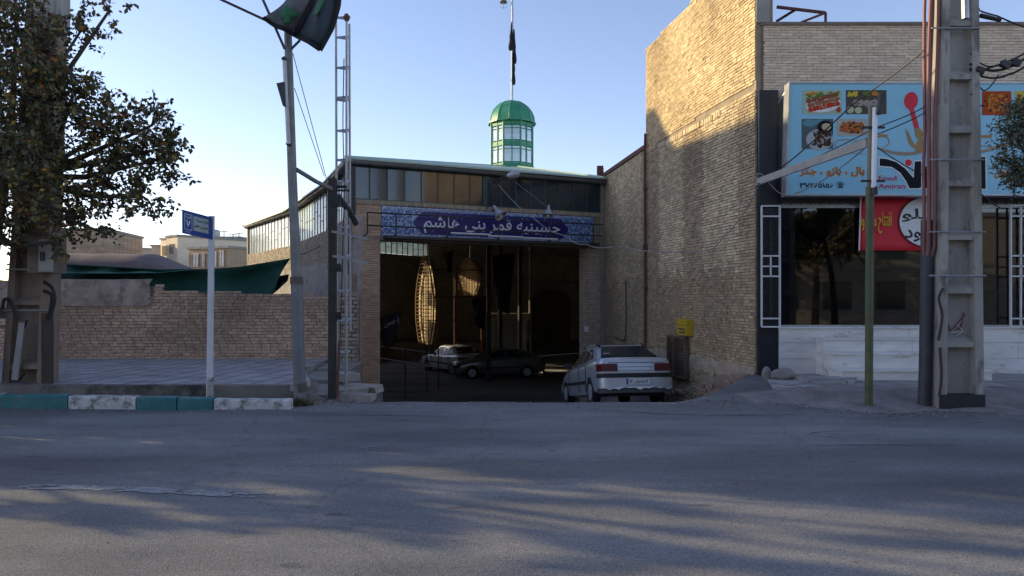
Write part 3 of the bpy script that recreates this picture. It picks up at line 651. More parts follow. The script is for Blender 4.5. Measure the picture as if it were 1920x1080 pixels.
g = M(); g.add([oct_(rr - .03, .2, k) for k in range(8)] + [oct_(rr - .03, 2.1, k) for k in range(8)], [(k, (k + 1) % 8, 8 + (k + 1) % 8, 8 + k) for k in range(8)])
mg = pane_translucent('lantern_glass'); 
g.build('lantern_glass', mg, lf, fix=False)
g = M(); prof = [(1.2, 2.26), (1.2, 2.33)] + [(1.13 * math.cos(R(a)), 2.33 + 1.12 * math.sin(R(a))) for a in (0, 15, 30, 45, 58, 70, 80, 87)]
vs = []; [vs.extend([LC + Vector((r * math.cos(R(22.5 + 30 * k)), r * math.sin(R(22.5 + 30 * k)), h)) for k in range(12)]) for r, h in prof]
g.add(vs, [(i * 12 + k, i * 12 + (k + 1) % 12, (i + 1) * 12 + (k + 1) % 12, (i + 1) * 12 + k) for i in range(len(prof) - 1) for k in range(12)] + [tuple((len(prof) - 1) * 12 + k for k in range(12))])
dome = g.build('dome', m_green, hall, smooth_=20)
g = M()
for k in range(12): g.tube([LC + Vector((r * 1.005 * math.cos(R(22.5 + 30 * k)), r * 1.005 * math.sin(R(22.5 + 30 * k)), h)) for r, h in prof[2:]], .018, 4)
g.build('dome_rib', m_green, dome)
g = M(); T = LC + Vector((0, 0, 3.4)); g.tube([T, T + Vector((.02, 0, 4.6)), T + Vector((-.02, 0, 5.6)), T + Vector((-.12, 0, 5.95)), T + Vector((-.28, 0, 6.0)), T + Vector((-.40, 0, 5.6)), T + Vector((-.42, 0, 5.25))], [.055, .05, .035, .03, .03, .025, .02], 8)
mast = g.build('flagpole', m_gal, hall, smooth_=40)
g = M(); g.lathe([(.03, .34), (.05, .2), (.11, .12), (.19, 0), (.16, -.02)], T + Vector((-.42, 0, 4.93)), 12)
for k in range(4): q = k * 1.57; g.tube([T + Vector((-.42 + .17 * math.cos(q), .17 * math.sin(q), 4.9)), T + Vector((-.42 + .15 * math.cos(q), .15 * math.sin(q), 4.68)), T + Vector((-.42, 0, 4.64))], .008, 4)
g.build('hanging_lamp', m_gsteel if False else mat('bronze', (.12, .08, .07), .5), mast)
g = M()     # furled black flag
for (z0, z1, w0, w1, dx) in ((3.95, 2.55, .03, .32, -.02), (3.6, 1.9, .05, .26, .1), (2.4, .85, .12, .22, .06)):
    n_ = 8; vs = []
    for i in range(n_ + 1):
        t = i / n_; z = lerp(z0, z1, t); ww = lerp(w0, w1, t ** .8) * (1 + .15 * math.sin(i * 2.1))
        for k in range(6): q = k * math.pi / 3; vs.append(T + Vector((dx + ww * .5 * math.cos(q), .07 * math.sin(q), z)))
    g.add(vs, [(i * 6 + k, i * 6 + (k + 1) % 6, (i + 1) * 6 + (k + 1) % 6, (i + 1) * 6 + k) for i in range(n_) for k in range(6)] + [tuple(range(6)), tuple(n_ * 6 + k for k in range(6))])
tag(g.build('flag', m_cloth_b, smooth_=60), 'furled black flag on the thin pole above the green dome', 'flag')

# railing, lamps and tubes in front of the tile panel
rl = thing('metal_railing', 'dark pipe railing in front of the blue tiled inscription', 'railing', tuple(pt(ff, 3.5, 3.4, .4)))
g = M(); ra, rb = fu(682), fu(1118)
for z in (4.05, 3.68): g.tube([pt(ff, ra, z, .42), pt(ff, rb, z - .02, .42)], .024, 6)
g.build('rail', m_dark, rl)
for u in (ra, fu(735), fu(830), fu(925), fu(1020), fu(1100)):
    g = M(); g.tube([pt(ff, u, 3.42, .42), pt(ff, u, 4.06, .42)], .022, 6); g.tube([pt(ff, u, 3.45, .42), pt(ff, u, 3.42, .0)], .02, 6); g.build('post', m_dark, rl)
g = M(); g.prism([pt(ff, fu(718), 3.34, .04), pt(ff, fu(1112), 3.34, .04), pt(ff, fu(1112), 3.42, .04), pt(ff, fu(718), 3.42, .04)], ff[3] * .38); g.build('ledge', m_dark, rl)
for p0, p1, z, l in ((835, 908, 3.55, 'leftmost unlit tube lamp below the white inscription'), (904, 968, 3.51, 'middle unlit tube lamp below the white inscription'), (968, 1032, 3.49, 'rightmost unlit tube lamp below the white inscription')):
    g = M(); g.tube([pt(ff, fu(p0), z, .47), pt(ff, fu(p1), z - .0, .47)], .03, 8); tag(g.build('tube_lamp', m_white, smooth_=40), l, 'tube lamp', 'tube lamps on the hall railing')
def bell(px, py, D, tilt, l, s=1., par=None):
    t = thing('bell_lamp', l, 'lamp', tuple(W(px, py, D)), 'bell shaped lamps hanging over the hall entrance')
    rot = Matrix.Rotation(R(tilt), 3, 'Y') @ Matrix.Rotation(R(-18), 3, 'X'); c = W(px, py, D)
    g = M(); g.lathe([(.04 * s, .24 * s), (.05 * s, .12 * s), (.09 * s, .05 * s), (.13 * s, -.03 * s), (.17 * s, -.12 * s), (.165 * s, -.12 * s), (.12 * s, -.03 * s), (.03 * s, .1 * s)], c, 16, rot=rot); g.build('lamp_shade', m_gal, t, smooth_=40)
    g = M(); g.lathe([(.02, -.16 * s), (.05, -.1 * s), (.04, 0)], c, 8, rot=rot); g.build('bulb', m_white, t, smooth_=40)
bell(935, 399, 22.6, -35, 'grey bell lamp tilted sideways over the middle of the inscription', 1.15)
bell(1028, 398, 23.3, 5, 'pale bell lamp hanging upright over the right part of the inscription', 1.)
t = thing('wall_street_lamp', 'cobra head street lamp on a bent arm above the hall entrance', 'street lamp', tuple(W(925, 392, 23)))
g = M(); g.tube([W(925, 398, 23.05), W(925, 345, 23), W(927, 340, 22.9), W(950, 330, 22.6)], .03, 6); g.tube([W(912, 392, 23.1), W(926, 372, 22.9)], .015, 5); g.tube([W(944, 345, 22.8), W(968, 340, 22.6)], .012, 5); g.build('lamp_arm', m_dark, t, smooth_=40)
c = W(962, 328, 22.5); g = M(); g.lathe([(.02, -.2), (.07, -.16), (.11, -.05), (.13, .05), (.12, .14), (.06, .2)], c, 12, 'X', Matrix.Rotation(R(-15), 3, 'Y')); g.build('lamp_head', m_gal, t, smooth_=40)
def wire(pts, r, l, m=None, cat='cable', grp=None, name='cable', sag=0):
    P = []; pts = [Vector(p) for p in pts]; n_ = len(pts)
    for i in range(n_ - 1):
        p0, a, b, p3 = pts[max(0, i - 1)], pts[i], pts[i + 1], pts[min(n_ - 1, i + 2)]
        for k in range(10): t = k / 10; P.append(.5 * (2 * a + (b - p0) * t + (2 * p0 - 5 * a + 4 * b - p3) * t * t + (3 * a - p0 - 3 * b + p3) * t ** 3) - Vector((0, 0, sag * 4 * t * (1 - t))))
    P.append(Vector(pts[-1])); g = M(); g.tube(P, r, 5); return tag(g.build(name, m or m_cable, smooth_=60), l, cat, grp)
wire([W(967, 342, 22.6), W(1026, 388, 23.2)], .008, 'thin pale wire from the street lamp arm down to the upright bell lamp', m_wire)
wire([W(935, 346, 22.8), W(1000, 408, 22), W(1060, 442, 21), W(1100, 458, 20), W(1160, 462, 19), W(1300, 470, 16.9), W(1360, 440, 15.4), W(1420, 352, 14.2)], .011, 'pale cable sagging across the alley from the hall front to the shop corner', m_wire, sag=.06)

# inside the hall: arches, columns, stage, pavilion
arch = mat('recess_shade', (.12, .10, .09), .95, .2, 4)  # flat dark fill, paints the shade inside the arched recesses
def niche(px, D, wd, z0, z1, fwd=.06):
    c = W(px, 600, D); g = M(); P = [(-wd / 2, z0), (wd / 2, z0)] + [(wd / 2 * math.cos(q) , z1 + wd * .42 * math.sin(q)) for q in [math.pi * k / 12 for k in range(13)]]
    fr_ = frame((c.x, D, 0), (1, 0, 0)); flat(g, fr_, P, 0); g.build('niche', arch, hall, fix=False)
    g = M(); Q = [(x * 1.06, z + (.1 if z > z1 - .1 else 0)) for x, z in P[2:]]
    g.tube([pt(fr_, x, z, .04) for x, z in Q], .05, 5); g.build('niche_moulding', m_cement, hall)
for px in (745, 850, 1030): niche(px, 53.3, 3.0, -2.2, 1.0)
for i, px in enumerate((916, 938, 975, 994)):
    g = M(); a = W(px, 600, 34 + i * 2); g.tube([(a.x, a.y, -2.2), (a.x, a.y, 6.2)], .11 if i < 3 else .07, 8); g.build('column', m_dark if i != 3 else m_steel, hall)
g = M(); g.cm = 0
for z in (4.55, 2.7): g.box(-11, 12, 52.9, 53.1, z, z + .12)
g.build('cornice', m_cement, hall)
g = M(); g.box(-9, -2, 46.5, 50, -2.2, -1.15); tag(g.build('stage', mat('stage_wood', (.20, .14, .09), .9, .3, 2)), 'low dark stage under the tall wooden lattice frame', 'stage')
pav = thing('stone_pavilion', 'pale stone kiosk with flared cornice inside the dark hall', 'kiosk', (0, 33, -2.2))
stn = mat('pavilion_stone', (.38, .36, .32), .7, .15, 3)
D_ = 40
for px in (921, 980):
    c = W(px, 600, D_); g = M(); g.box(c.x - .22, c.x + .22, D_ - .22, D_ + .22, -2.2, .1); g.lathe([(.24, 0), (.3, .15), (.42, .35), (.62, .55), (.66, .6)], (c.x, D_, .1), 4); g.build('pillar', stn, pav)
a, b = W(905, 600, D_), W(992, 600, D_); g = M(); g.box(a.x, b.x, D_ - .65, D_ + .65, .7, .82); g.box(a.x + .15, b.x - .15, D_ - .5, D_ + .5, .55, .7); g.build('cornice', stn, pav)
g = M(); g.box(W(928, 0, D_).x, W(973, 0, D_).x, D_ - .1, D_ + .1, -2.2, .5); g.build('back_panel', mat('kiosk_panel', (.28, .27, .27), .6, .2, 3), pav)

def lattice(cx, D, z0, wd, ht, dep, label, yaw, inner=True):
    t = thing('wooden_shrine', label, 'wooden frame', (cx, D, z0), 'wooden ceremonial lattice frames in the hall')
    rot = Matrix.Rotation(R(yaw), 3, 'Z')
    def half(v): return wd / 2 * (max(0, 1 - ((v - .42) / .58) ** 2) ** .75 if v > .42 else 1 - .45 * ((.42 - v) / .42) ** 2)
    def Q(x, y, z): return Vector((cx, D, z0)) + rot @ Vector((x, y, z))
    for sgn in (-1, 1):
        g = M()
        for s2 in (-1, 1): g.tube([Q(s2 * max(half(k / 24), .02), sgn * dep / 2, ht * k / 24) for k in range(25)], .05, 6)
        g.build('rim', m_wood, t)
        g = M()
        for k in range(1, 24): h_ = half(k / 24); g.bar(Q(-h_, sgn * dep / 2, ht * k / 24), Q(h_, sgn * dep / 2, ht * k / 24), .03, .035)
        nv = 7
        for i in range(1, nv):
            x = wd * (i / nv - .5); ks = [k / 48 for k in range(49) if half(k / 48) >= abs(x)]
            if ks: g.bar(Q(x, sgn * dep / 2, ht * ks[0]), Q(x, sgn * dep / 2, ht * ks[-1]), .03, .03)
        g.build('grid', m_wood, t)
    g = M()
    for k in range(0, 25, 2):
        h_ = half(k / 24)
        for s2 in (-1, 1): g.bar(Q(s2 * h_, -dep / 2, ht * k / 24), Q(s2 * h_, dep / 2, ht * k / 24), .04, .04)
    g.build('cross_bars', m_wood, t)
    g = M(); P = [Q(s2 * max(half(k / 24) - .04, .01), 0, ht * k / 24) for s2, ks in ((1, range(0, 24)), (-1, range(23, -1, -1))) for k in ks]
    g.prism(P, rot @ Vector((0, .03, 0))); g.build('backing_board', mat('backing', (.62, .50, .33), .8, .3, 3), t)
    g = M(); g.tube([Q(0, 0, ht), Q(0, 0, ht + .9)], .03, 6); g.build('finial', m_gal, t)
lattice(-4.95, 43.5, -1.05, 1.75, 5.1, .35, 'tall pointed wooden lattice frame, patches of sun on it', -48)
lattice(-2.35, 42, 1.75, 1.75, 2.1, .3, 'small pointed lattice frame high on a scaffold, lit by sun', -48)
t = thing('scaffold', 'thin metal scaffold carrying the small lattice frame', 'scaffold', (-2.5, 42, -2.2)); 
for x in (-3.2, -1.7):
    for y in (41.5, 42.6): g = M(); g.tube([(x, y, -2.2), (x, y, 3.6)], .035, 6); g.build('post', m_rust, t)
g = M()
for z in (1.7, .4, 3.2): g.tube([(-4.4, 41.5, z), (-1.5, 41.5, z)], .035, 6); g.tube([(-3.2, 41.5, z), (-3.2, 42.6, z)], .03, 6)
g.box(-3.3, -1.6, 41.4, 42.7, 1.71, 1.76); g.build('crossbar', m_rust, t)
# flags in the hall
def cloth(name, P4, m, label, cat='flag', grp=None, amp=.05, nu=10, nv=8, parent=None, sm=True, thick=.004):
    A, B, C_, D4 = [Vector(p) for p in P4]; g = M(); n_ = (B - A).cross(D4 - A).normalized()
    for j in range(nv + 1):
        for i in range(nu + 1):
            u, v = i / nu, j / nv; p = A.lerp(B, u).lerp(D4.lerp(C_, u), v); g.v.append(p + n_ * amp * (math.sin(u * 7 + v * 3) + .5 * math.sin(v * 9 + u * 2)) * (.3 + v))
    for j in range(nv):
        for i in range(nu): a = j * (nu + 1) + i; g.f.append([a, a + 1, a + nu + 2, a + nu + 1]); g.mi.append(0); g.c.append((1, 1, 1))
    o = g.build(name, m, parent, smooth_=80, fix=False); md = o.modifiers.new('s', 'SOLIDIFY'); md.thickness = thick
    return tag(o, label, cat, grp) if label else o
f1 = cloth('flag', (W(712, 595, 24.5), W(756, 580, 24.5), W(738, 650, 24.5), W(722, 652, 24.5)), m_cloth_b, 'black pennant with white lettering hanging by the left gate pillar')
ffr = frame(W(735, 603, 24.4), (1, 0, .25)); 
text(fa('یا حسین'), ffr, 0, 0, m_wire, f1, width=.5, height=.32, bold=.01, d=0)
for px, py, w_, h_, D, l in ((944, 480, 42, 110, 33, 'large black mourning banner hanging from the middle hall column'), (900, 560, 30, 60, 35, 'small black drape hanging above the parked white car'), (842, 475, 16, 40, 38, 'narrow black and red pennant between the two lattice frames')):
    cloth('banner', (W(px - w_ / 2, py, D), W(px + w_ / 2, py - 6, D), W(px + w_ / 4, py + h_, D), W(px - w_ / 3, py + h_ - 12, D)), m_cloth_b, l, 'banner', amp=.09)
g = M(); c = W(836, 480, 37.9); g.box(c.x - .12, c.x + .1, 37.85, 37.9, c.z - .1, c.z + .22); tag(g.build('red_cloth', mat('red_cloth', (.30, .02, .02), .9)), 'small dull red cloth hanging beside the narrow pennant', 'cloth')
# barrier rails
t = thing('barrier_rail', 'white pipe barrier crossing the left side of the hall gateway', 'barrier', tuple(W(760, 690, 27)))
for (a, b) in (((712, 649, 26), (806, 661, 31)), ((712, 671, 26), (822, 689, 31))):
    g = M(); g.tube([W(*a), W(*b)], .02, 6); g.build('rail', m_white, t)
for px, D in ((760, 28.2), (800, 30.5), (822, 31)):
    c = W(px, 600, D); g = M(); g.tube([(c.x, D, -2.25), (c.x, D, -.3)], .025, 6); g.build('post', m_dark, t)
g = M(); g.tube([W(1010, 668, 34), W(1088, 662, 30)], .018, 6); tag(g.build('pole', m_gal), 'thin pipe lying level near the right gate pillar', 'pipe')
for px, py, D, l in ((1040, 688, 38, 'pale sheet of scrap on the hall floor nearer the right pillar'),):
    c = W(px, py, D); g = M(); g.obox((c.x, D, -2.1), (1.2, .8, .12), Matrix.Rotation(R(15), 3, 'Z'), .05); tag(g.build('board', m_white), l, 'board')
g = M(); c = W(1098, 616, 24.6); g.obox((c.x, 24.3, c.z), (.16, .03, .18), Matrix.Rotation(math.atan2(FD.y, FD.x), 3, 'Z')); tag(g.build('notice', m_white), 'small white notice stuck on the right gate pillar', 'notice')

# ------------------------------------------------------------------ cars
def sedan(label, paint, group='cars parked in and near the hall', rails=True, plate=True):
    root = thing('parked_car', label, 'car', (0, 0, 0), group)
    S = [(-2.19, .72, .42, .90), (-2.16, .79, .36, .985), (-2.08, .825, .30, 1.035), (-1.7, .845, .25, 1.055), (-1.3, .85, .22, 1.03), (-.8, .855, .20, .985), (0, .858, .19, .955), (.7, .855, .19, .935), (1.0, .85, .20, .92), (1.35, .84, .22, .875), (1.8, .82, .25, .79), (2.05, .78, .28, .73), (2.15, .72, .34, .68), (2.19, .62, .40, .62)]
    g = M(); m_ = 0
    for x, w_, zb, zt in S:
        half = [(w_ * .80, zb), (w_ - .035, zb + .05), (w_ - .008, zb + .15), (w_, .52 if zt > .6 else (zb + zt) / 2), (w_ - .006, zt - .16), (w_ - .03, zt - .07), (w_ - .075, zt - .018), (w_ - .16, zt), (w_ * .4, zt + .018)]
        sec = [(-y, z) for y, z in half[::-1]] ; sec = sec[::-1]  # bottom to top on -y
        ring_ = [(y, z) for y, z in half] + [(-y, z) for y, z in half[::-1]]
        m_ = len(ring_); g.v += [Vector((x, y, z)) for y, z in ring_]
    for i in range(len(S) - 1):
        for k in range(m_): g.f.append([i * m_ + k, i * m_ + (k + 1) % m_, (i + 1) * m_ + (k + 1) % m_, (i + 1) * m_ + k])
    g.f.append(list(range(m_))); g.f.append([(len(S) - 1) * m_ + k for k in range(m_)][::-1])
    # greenhouse, joined into the same shell
    gb = [(-1.74, .735, 1.03), (-1.68, .765, 1.03), (.0, .785, .94), (.93, .76, .92), (1.02, .66, .915)]
    gt = [(-1.06, .55, 1.352), (-.98, .585, 1.345), (-.3, .60, 1.365), (.25, .58, 1.345), (.33, .48, 1.355)]
    ro = [(-1.0, .0, 1.385), (-.9, .35, 1.39), (-.3, .38, 1.41), (.2, .35, 1.385), (.3, 0, 1.38)]
    o = len(g.v); rb = [Vector(p) for p in gb] + [Vector((x, -y, z)) for x, y, z in gb[::-1]]; rt = [Vector(p) for p in gt] + [Vector((x, -y, z)) for x, y, z in gt[::-1]]
    r2 = [Vector((x * .93 - .02, y * .84, z + .042)) for x, y, z in [tuple(v) for v in rt]]
    g.v += rb + rt + r2; n_ = 10
    for k in range(n_):
        j = (k + 1) % n_; g.f.append([o + k, o + j, o + n_ + j, o + n_ + k]); g.f.append([o + n_ + k, o + n_ + j, o + 2 * n_ + j, o + 2 * n_ + k])
    g.f.append([o + 2 * n_ + k for k in range(n_)]); g.mi = [0] * len(g.f); g.c = [(1, 1, 1)] * len(g.f)
    body = g.build('body', paint, root, smooth_=38)
    bm = bmesh.new()
    for sx in (1.36, -1.31):
        for sy in (-1, 1): bmesh.ops.create_cone(bm, cap_ends=True, segments=28, radius1=.345, radius2=.345, depth=.5, matrix=Matrix.Translation((sx, sy * .85, .30)) @ Matrix.Rotation(R(90), 4, 'X'))
    cm = bpy.data.meshes.new('c'); bm.to_mesh(cm); bm.free(); co = bpy.data.objects.new('c', cm); COL.objects.link(co)
    md = body.modifiers.new('b', 'BOOLEAN'); md.object = co; md.operation = 'DIFFERENCE'; md.solver = 'EXACT'
    bpy.context.view_layer.update(); me = bpy.data.meshes.new_from_object(body.evaluated_get(bpy.context.evaluated_depsgraph_get())); body.modifiers.clear()
    if len(me.polygons) > 100: body.data = me
    bpy.data.objects.remove(co)
    if len(body.data.materials) == 0: body.data.materials.append(paint)
    g = M(); g.box(-1.95, 1.9, -.6, .6, .2, .55); g.build('underbody', m_black, root)
    glass = mat('car_glass', (.014, .022, .030), .16, .1, 2, spec=.16)
    def sy_(z, x):
        q = min(1, max(0, -x / 1.68)); zb_ = .94 + .09 * q; return lerp(.787 - .02 * q, .600, (z - zb_) / (1.352 - zb_))
    for s in (-1, 1):
        for nm, P in (('front_side_window', [(-.30, .985), (.80, .955), (.70, 1.0), (.17, 1.315), (-.27, 1.33)]), ('rear_side_window', [(-1.02, 1.03), (-.36, .99), (-.33, 1.33), (-.86, 1.315)]), ('quarter_window', [(-1.38, 1.07), (-1.08, 1.04), (-.93, 1.29), (-1.04, 1.25)])):
            g = M(); vs = [Vector((x, s * (sy_(z, x) + .006), z)) for x, z in P]; g.prism(vs, (0, -s * .012, 0)); g.build('side_window', glass, root)
        g = M(); 
        for x0, x1, z in ((-1.0, -1.0, 0), (-.33, -.33, 0), (.83, .83, 0)): g.box(x0 - .005, x0 + .005, s * .848, s * .864, .32, .93)
        g.build('door_seam', m_black, root)
        for x in (-.86, -.16): g = M(); g.box(x - .09, x + .03, min(s * .85, s * .885), max(s * .85, s * .885), .79, .82); g.build('door_handle', m_black if not rails else m_gal, root)
        g = M(); g.box(-.93, .98, min(s * .85, s * .878), max(s * .85, s * .878), .50, .565); g.build('rubbing_strip', m_black, root)
        g = M(); g.obox((.72, s * .90, 1.0), (.12, .18, .12), None, .01); g.build('wing_mirror', m_black, root)
        # tail and head lamps
        red = mat('tail_lamp_red', (.11, .004, .008), .3, .2, 12)
        g = M(); g.prism([(-2.165, s * .42, .74), (-2.165, s * .42, .905), (-2.165, s * .775, .905), (-2.165, s * .79, .74)], (-.045, 0, 0)); 
        g.prism([(-2.2, s * .775, .745), (-2.2, s * .77, .90), (-1.98, s * .83, .905), (-1.98, s * .836, .745)], (0, s * .015, 0)); tl_ = g.build('tail_lamp', red, root)
        g = M(); g.box(-2.217, -2.208, min(s * .46, s * .74), max(s * .46, s * .74), .76, .80); g.build('reverse_light', mat('lamp_dark_red', (.08, .01, .015), .3), tl_)
        g = M(); g.prism([(2.13, s * .36, .56), (2.15, s * .36, .67), (2.06, s * .72, .70), (2.02, s * .77, .58)], (.05, 0, 0)); g.build('headlight', mat('lamp_glass', (.5, .52, .55), .12, .1, 20, coat=.5), root)
    g = M(); g.prism([(-1.70, -.655, 1.068), (-1.70, .655, 1.068), (-1.125, .49, 1.338), (-1.125, -.49, 1.338)], (-.012, 0, .025)); rw = g.build('rear_window', glass, root)
    g = M(); g.obox((-1.60, .50, 1.155), (.01, .13, .06), Matrix.Rotation(R(-60), 3, 'Y')) if rails else g.obox((-1.60, .50, 1.155), (.008, .1, .04), Matrix.Rotation(R(-60), 3, 'Y')); g.build('sticker', m_white, rw)
    g = M(); g.prism([(.985, -.66, .945), (.985, .66, .945), (.345, .49, 1.345), (.345, -.49, 1.345)], (.012, 0, .02)); g.build('windscreen', glass, root)
    bmp = M(); 
    for x, yy, z0, z1, xe in ((-2.14, .83, .37, .60, -2.27), (2.12, .79, .34, .56, 2.24)):
        sgn = -1 if x < 0 else 1
        prof = [(x - sgn * .2, yy), (x, yy + .01), (x + sgn * .08, yy - .06), (xe, yy - .25), (xe + sgn * .005, 0)]
        P = [(a, b) for a, b in prof] + [(a, -b) for a, b in prof[::-1][1:]]
        g = M(); g.prism([(a, b, z0) for a, b in P], (0, 0, z1 - z0)); bm_ = g.build('bumper', paint, root, smooth_=50)
        g = M(); g.prism([(a + sgn * .012, b * 1.008, z1 - .002) for a, b in P], (0, 0, .095)); g.build('bumper_strip', m_black, bm_)
        if sgn < 0 and rails:
            g = M(); ny = 22; top_ = z0 + .03
            for i in range(ny + 1): y = lerp(.70, -.80, i / ny); e = .035 + .02 * math.sin(i * 1.9) + .02 * math.sin(i * .7); g.v += [Vector((xe + .0 - .012 + .10 * (abs(y) / .8) ** 3, y, top_)), Vector((xe - .04 + .10 * (abs(y) / .8) ** 3, y, top_ - e))]
            for i in range(ny): g.f.append([2 * i, 2 * i + 1, 2 * i + 3, 2 * i + 2]); g.mi.append(0); g.c.append((1, 1, 1))
            lab(g.build('torn_trim', m_white, bm_, fix=False), 'torn pale lower edge of the rear bumper')
        g = M(); g.prism([(a - sgn * .04, b * .97, z0 - .1) for a, b in P], (0, 0, .1)); g.build('bumper_skirt', mat('skirt_grey', (.09, .09, .09), .6), bm_)
    # boot lid seams
    g = M(); g.box(-2.200, -2.186, -.62, .62, .925, .933); g.box(-2.200, -2.18, -.41, .41, .83, .838); g.build('boot_seam', m_black, root)
    g = M(); g.box(-2.21, -2.18, -.40, .40, .745, .775); g.build('boot_strip', paint, root)
    if plate:
        g = M(); g.box(-2.292, -2.276, -.26, .26, .45, .575); pl = g.build('number_plate', mat('plate_white', (.75, .75, .73), .4, .05), root)
        pf = (Vector((-2.292, 0, .5125)), Vector((0, -1, 0)), Vector((0, 0, 1)), Vector((-1, 0, 0)))
        g = M(); flat(g, pf, [(-.26, -.0625), (-.215, -.0625), (-.215, .0625), (-.26, .0625)], .002); g.build('plate_band', mat('plate_blue', (.02, .04, .25), .4), pl, fix=False)
        text('۹۴', pf, -.155, 0, m_black, pl, width=.09, height=.09, bold=.022, d=.003); text(fa('ل'), pf, -.06, 0, m_black, pl, width=.065, height=.095, bold=.022, d=.003)
        text('۵۶۵', pf, .06, 0, m_black, pl, width=.14, height=.09, bold=.022, d=.003); text('۵۴', pf, .195, 0, m_black, pl, width=.09, height=.08, bold=.022, d=.003)
    else:
        g = M(); g.box(2.17, 2.2, -.34, .34, .57, .67); g.build('grille', m_black, root)
    if rails:
        for s in (-1, 1):
            g = M(); g.tube([(-1.12, s * .53, 1.36), (-1.0, s * .54, 1.405), (-.4, s * .55, 1.43), (.1, s * .54, 1.405), (.25, s * .52, 1.36)], .02, 8); rr_ = g.build('roof_rail', m_gal, root, smooth_=60)
            for x in (-1.05, .18): g = M(); g.tube([(x - .1, s * .53, 1.355), (x, s * .54, 1.40), (x + .12, s * .545, 1.425)], .027, 6); g.build('rail_foot', m_black, rr_)
    hub = mat('hubcap', (.45, .47, .5), .4, .1, 10, metal=.4)
    for x in (1.36, -1.31):
        for s in (-1, 1):
            g = M(); g.lathe([(.2, -.09), (.285, -.095), (.30, -.07), (.30, .07), (.285, .095), (.2, .09)], (x, s * .745, .30), 28, 'Y'); ty = g.build('wheel', m_rubber, root, smooth_=40)
            g = M(); y = s * .835; g.lathe([(.0, s * .01), (.05, s * .012), (.14, s * .002), (.185, s * .006), (.2, -s * .01)][::1], (x, y, .30), 24, 'Y')
            for k in range(9):
                q = k * 6.283 / 9; g.obox((x + .13 * math.cos(q), y + s * .008, .30 + .13 * math.sin(q)), (.09, .008, .022), Matrix.Rotation(-q, 3, 'Y'))
            g.build('hubcap', hub, ty)
    return root
silver = mat('silver_paint', (.50, .53, .57), .28, .05, 2, metal=.35, coat=.6)
whitep = mat('white_car_paint', (.55, .58, .62), .28, .05, 2, coat=.6)
darkp = mat('grey_car_paint', (.17, .17, .165), .3, .05, 2, metal=.4, coat=.5)
def place(root, x, y, z, yaw, pitch=0): root.location = (x, y, z); root.rotation_euler = (0, pitch, yaw)
c1 = sedan('silver saloon with roof rails parked nose down on the ramp beside the brick wall', silver)
hd = math.atan2(2.6, -.36); yc = 18.0
place(c1, 2.44, 18.45, -(ramp(17.1) * .51 + ramp(19.8) * .49) + .075, hd, math.atan((ramp(19.3) - ramp(16.7)) / 2.62))
c2 = sedan('white saloon seen from behind, parked deep inside the dark hall', whitep, rails=False)
place(c2, W(850, 0, 39).x, 38.8, -2.2, math.atan2(.83, -.56))
c3 = sedan('dark grey saloon parked sideways inside the hall, nose to the left', darkp, rails=False, plate=False)
place(c3, W(932, 0, 36.3).x, 36.3, -2.2, math.atan2(-.22, -1))

# ------------------------------------------------------------------ right brick walls
BW = [(.66, .52, .32), (.60, .47, .29), (.70, .56, .36), (.56, .43, .265)]
wd_ = Vector((-.175, 1, 0)).normalized(); L1 = 6.0 * math.hypot(1, .175)
# frame with u running from far end to the near corner so the outward normal faces the alley
o1 = Vector((wallx(20.5), 20.5, 0)); fw = (o1, -wd_, Vector((0, 0, 1)), Vector((-1, -.175, 0)).normalized())
def leanf(z): return 0
g = M()
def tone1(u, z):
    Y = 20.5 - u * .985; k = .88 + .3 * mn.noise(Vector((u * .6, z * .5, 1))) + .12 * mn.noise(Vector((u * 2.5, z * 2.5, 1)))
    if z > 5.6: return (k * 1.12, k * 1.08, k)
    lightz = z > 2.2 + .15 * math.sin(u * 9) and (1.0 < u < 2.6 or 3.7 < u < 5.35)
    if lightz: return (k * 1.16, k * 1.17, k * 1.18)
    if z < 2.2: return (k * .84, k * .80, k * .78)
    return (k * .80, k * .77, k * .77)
def keep1(u, z): return not (3.15 < u < 3.4 and 3.0 < z < 3.35) and not (z > 8.45 + .2 * u / 6) and not (abs(z - 5.62 - .02 * u) < .07 and u > .8)
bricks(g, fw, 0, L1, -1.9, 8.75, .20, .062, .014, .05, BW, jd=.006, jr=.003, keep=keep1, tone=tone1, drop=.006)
g.cm = 1; g.prism([pt(fw, 0, -2.3, -.022), pt(fw, L1, -2.3, -.022), pt(fw, L1, 8.68, -.022), pt(fw, 0, 8.42, -.022)], fw[3] * -.35)
g.cm = 0; bricks(g, (pt(fw, 0, 5.50, .02), fw[1], fw[2], fw[3]), 1.0, 4.6, 0, .14, .09, .14, .02, .05, BW, jd=.015)   # leaning soldier course
tall = g.build('tall_brick_wall', [m_brick, mat('wall_mortar', (.30, .24, .17), .95, .3, 4, .6, 25)])
tag(tall, 'tall rough brick side wall of the corner shop, sunlit at the top', 'wall')
g = M(); # smeared cement patches low on the wall
for (u0, u1, z0, z1) in ((.1, L1, -.02, .28), (4.05, 4.3, -.9, .3), (5.35, 5.6, -.7, .2)):
    n_ = int((u1 - u0) / .12) + 2; k0 = len(g.v)
    for i in range(n_):
        u = lerp(u0, u1, i / (n_ - 1)); e0 = mn.noise(Vector((u * 3, z0, 3))) * .1; e1 = mn.noise(Vector((u * 3, z1, 8))) * .1
        for k in range(4): g.v.append(pt(fw, u, lerp(z0 + e0, z1 + e1, k / 3), .018 + .014 * mn.noise(Vector((u * 4, k * .8, 2))) if 0 < k < 3 else .0))
    for i in range(n_ - 1):
        for k in range(3): a = k0 + i * 4 + k; g.f.append([a, a + 4, a + 5, a + 1]); g.mi.append(0); g.c.append((1, 1, 1))
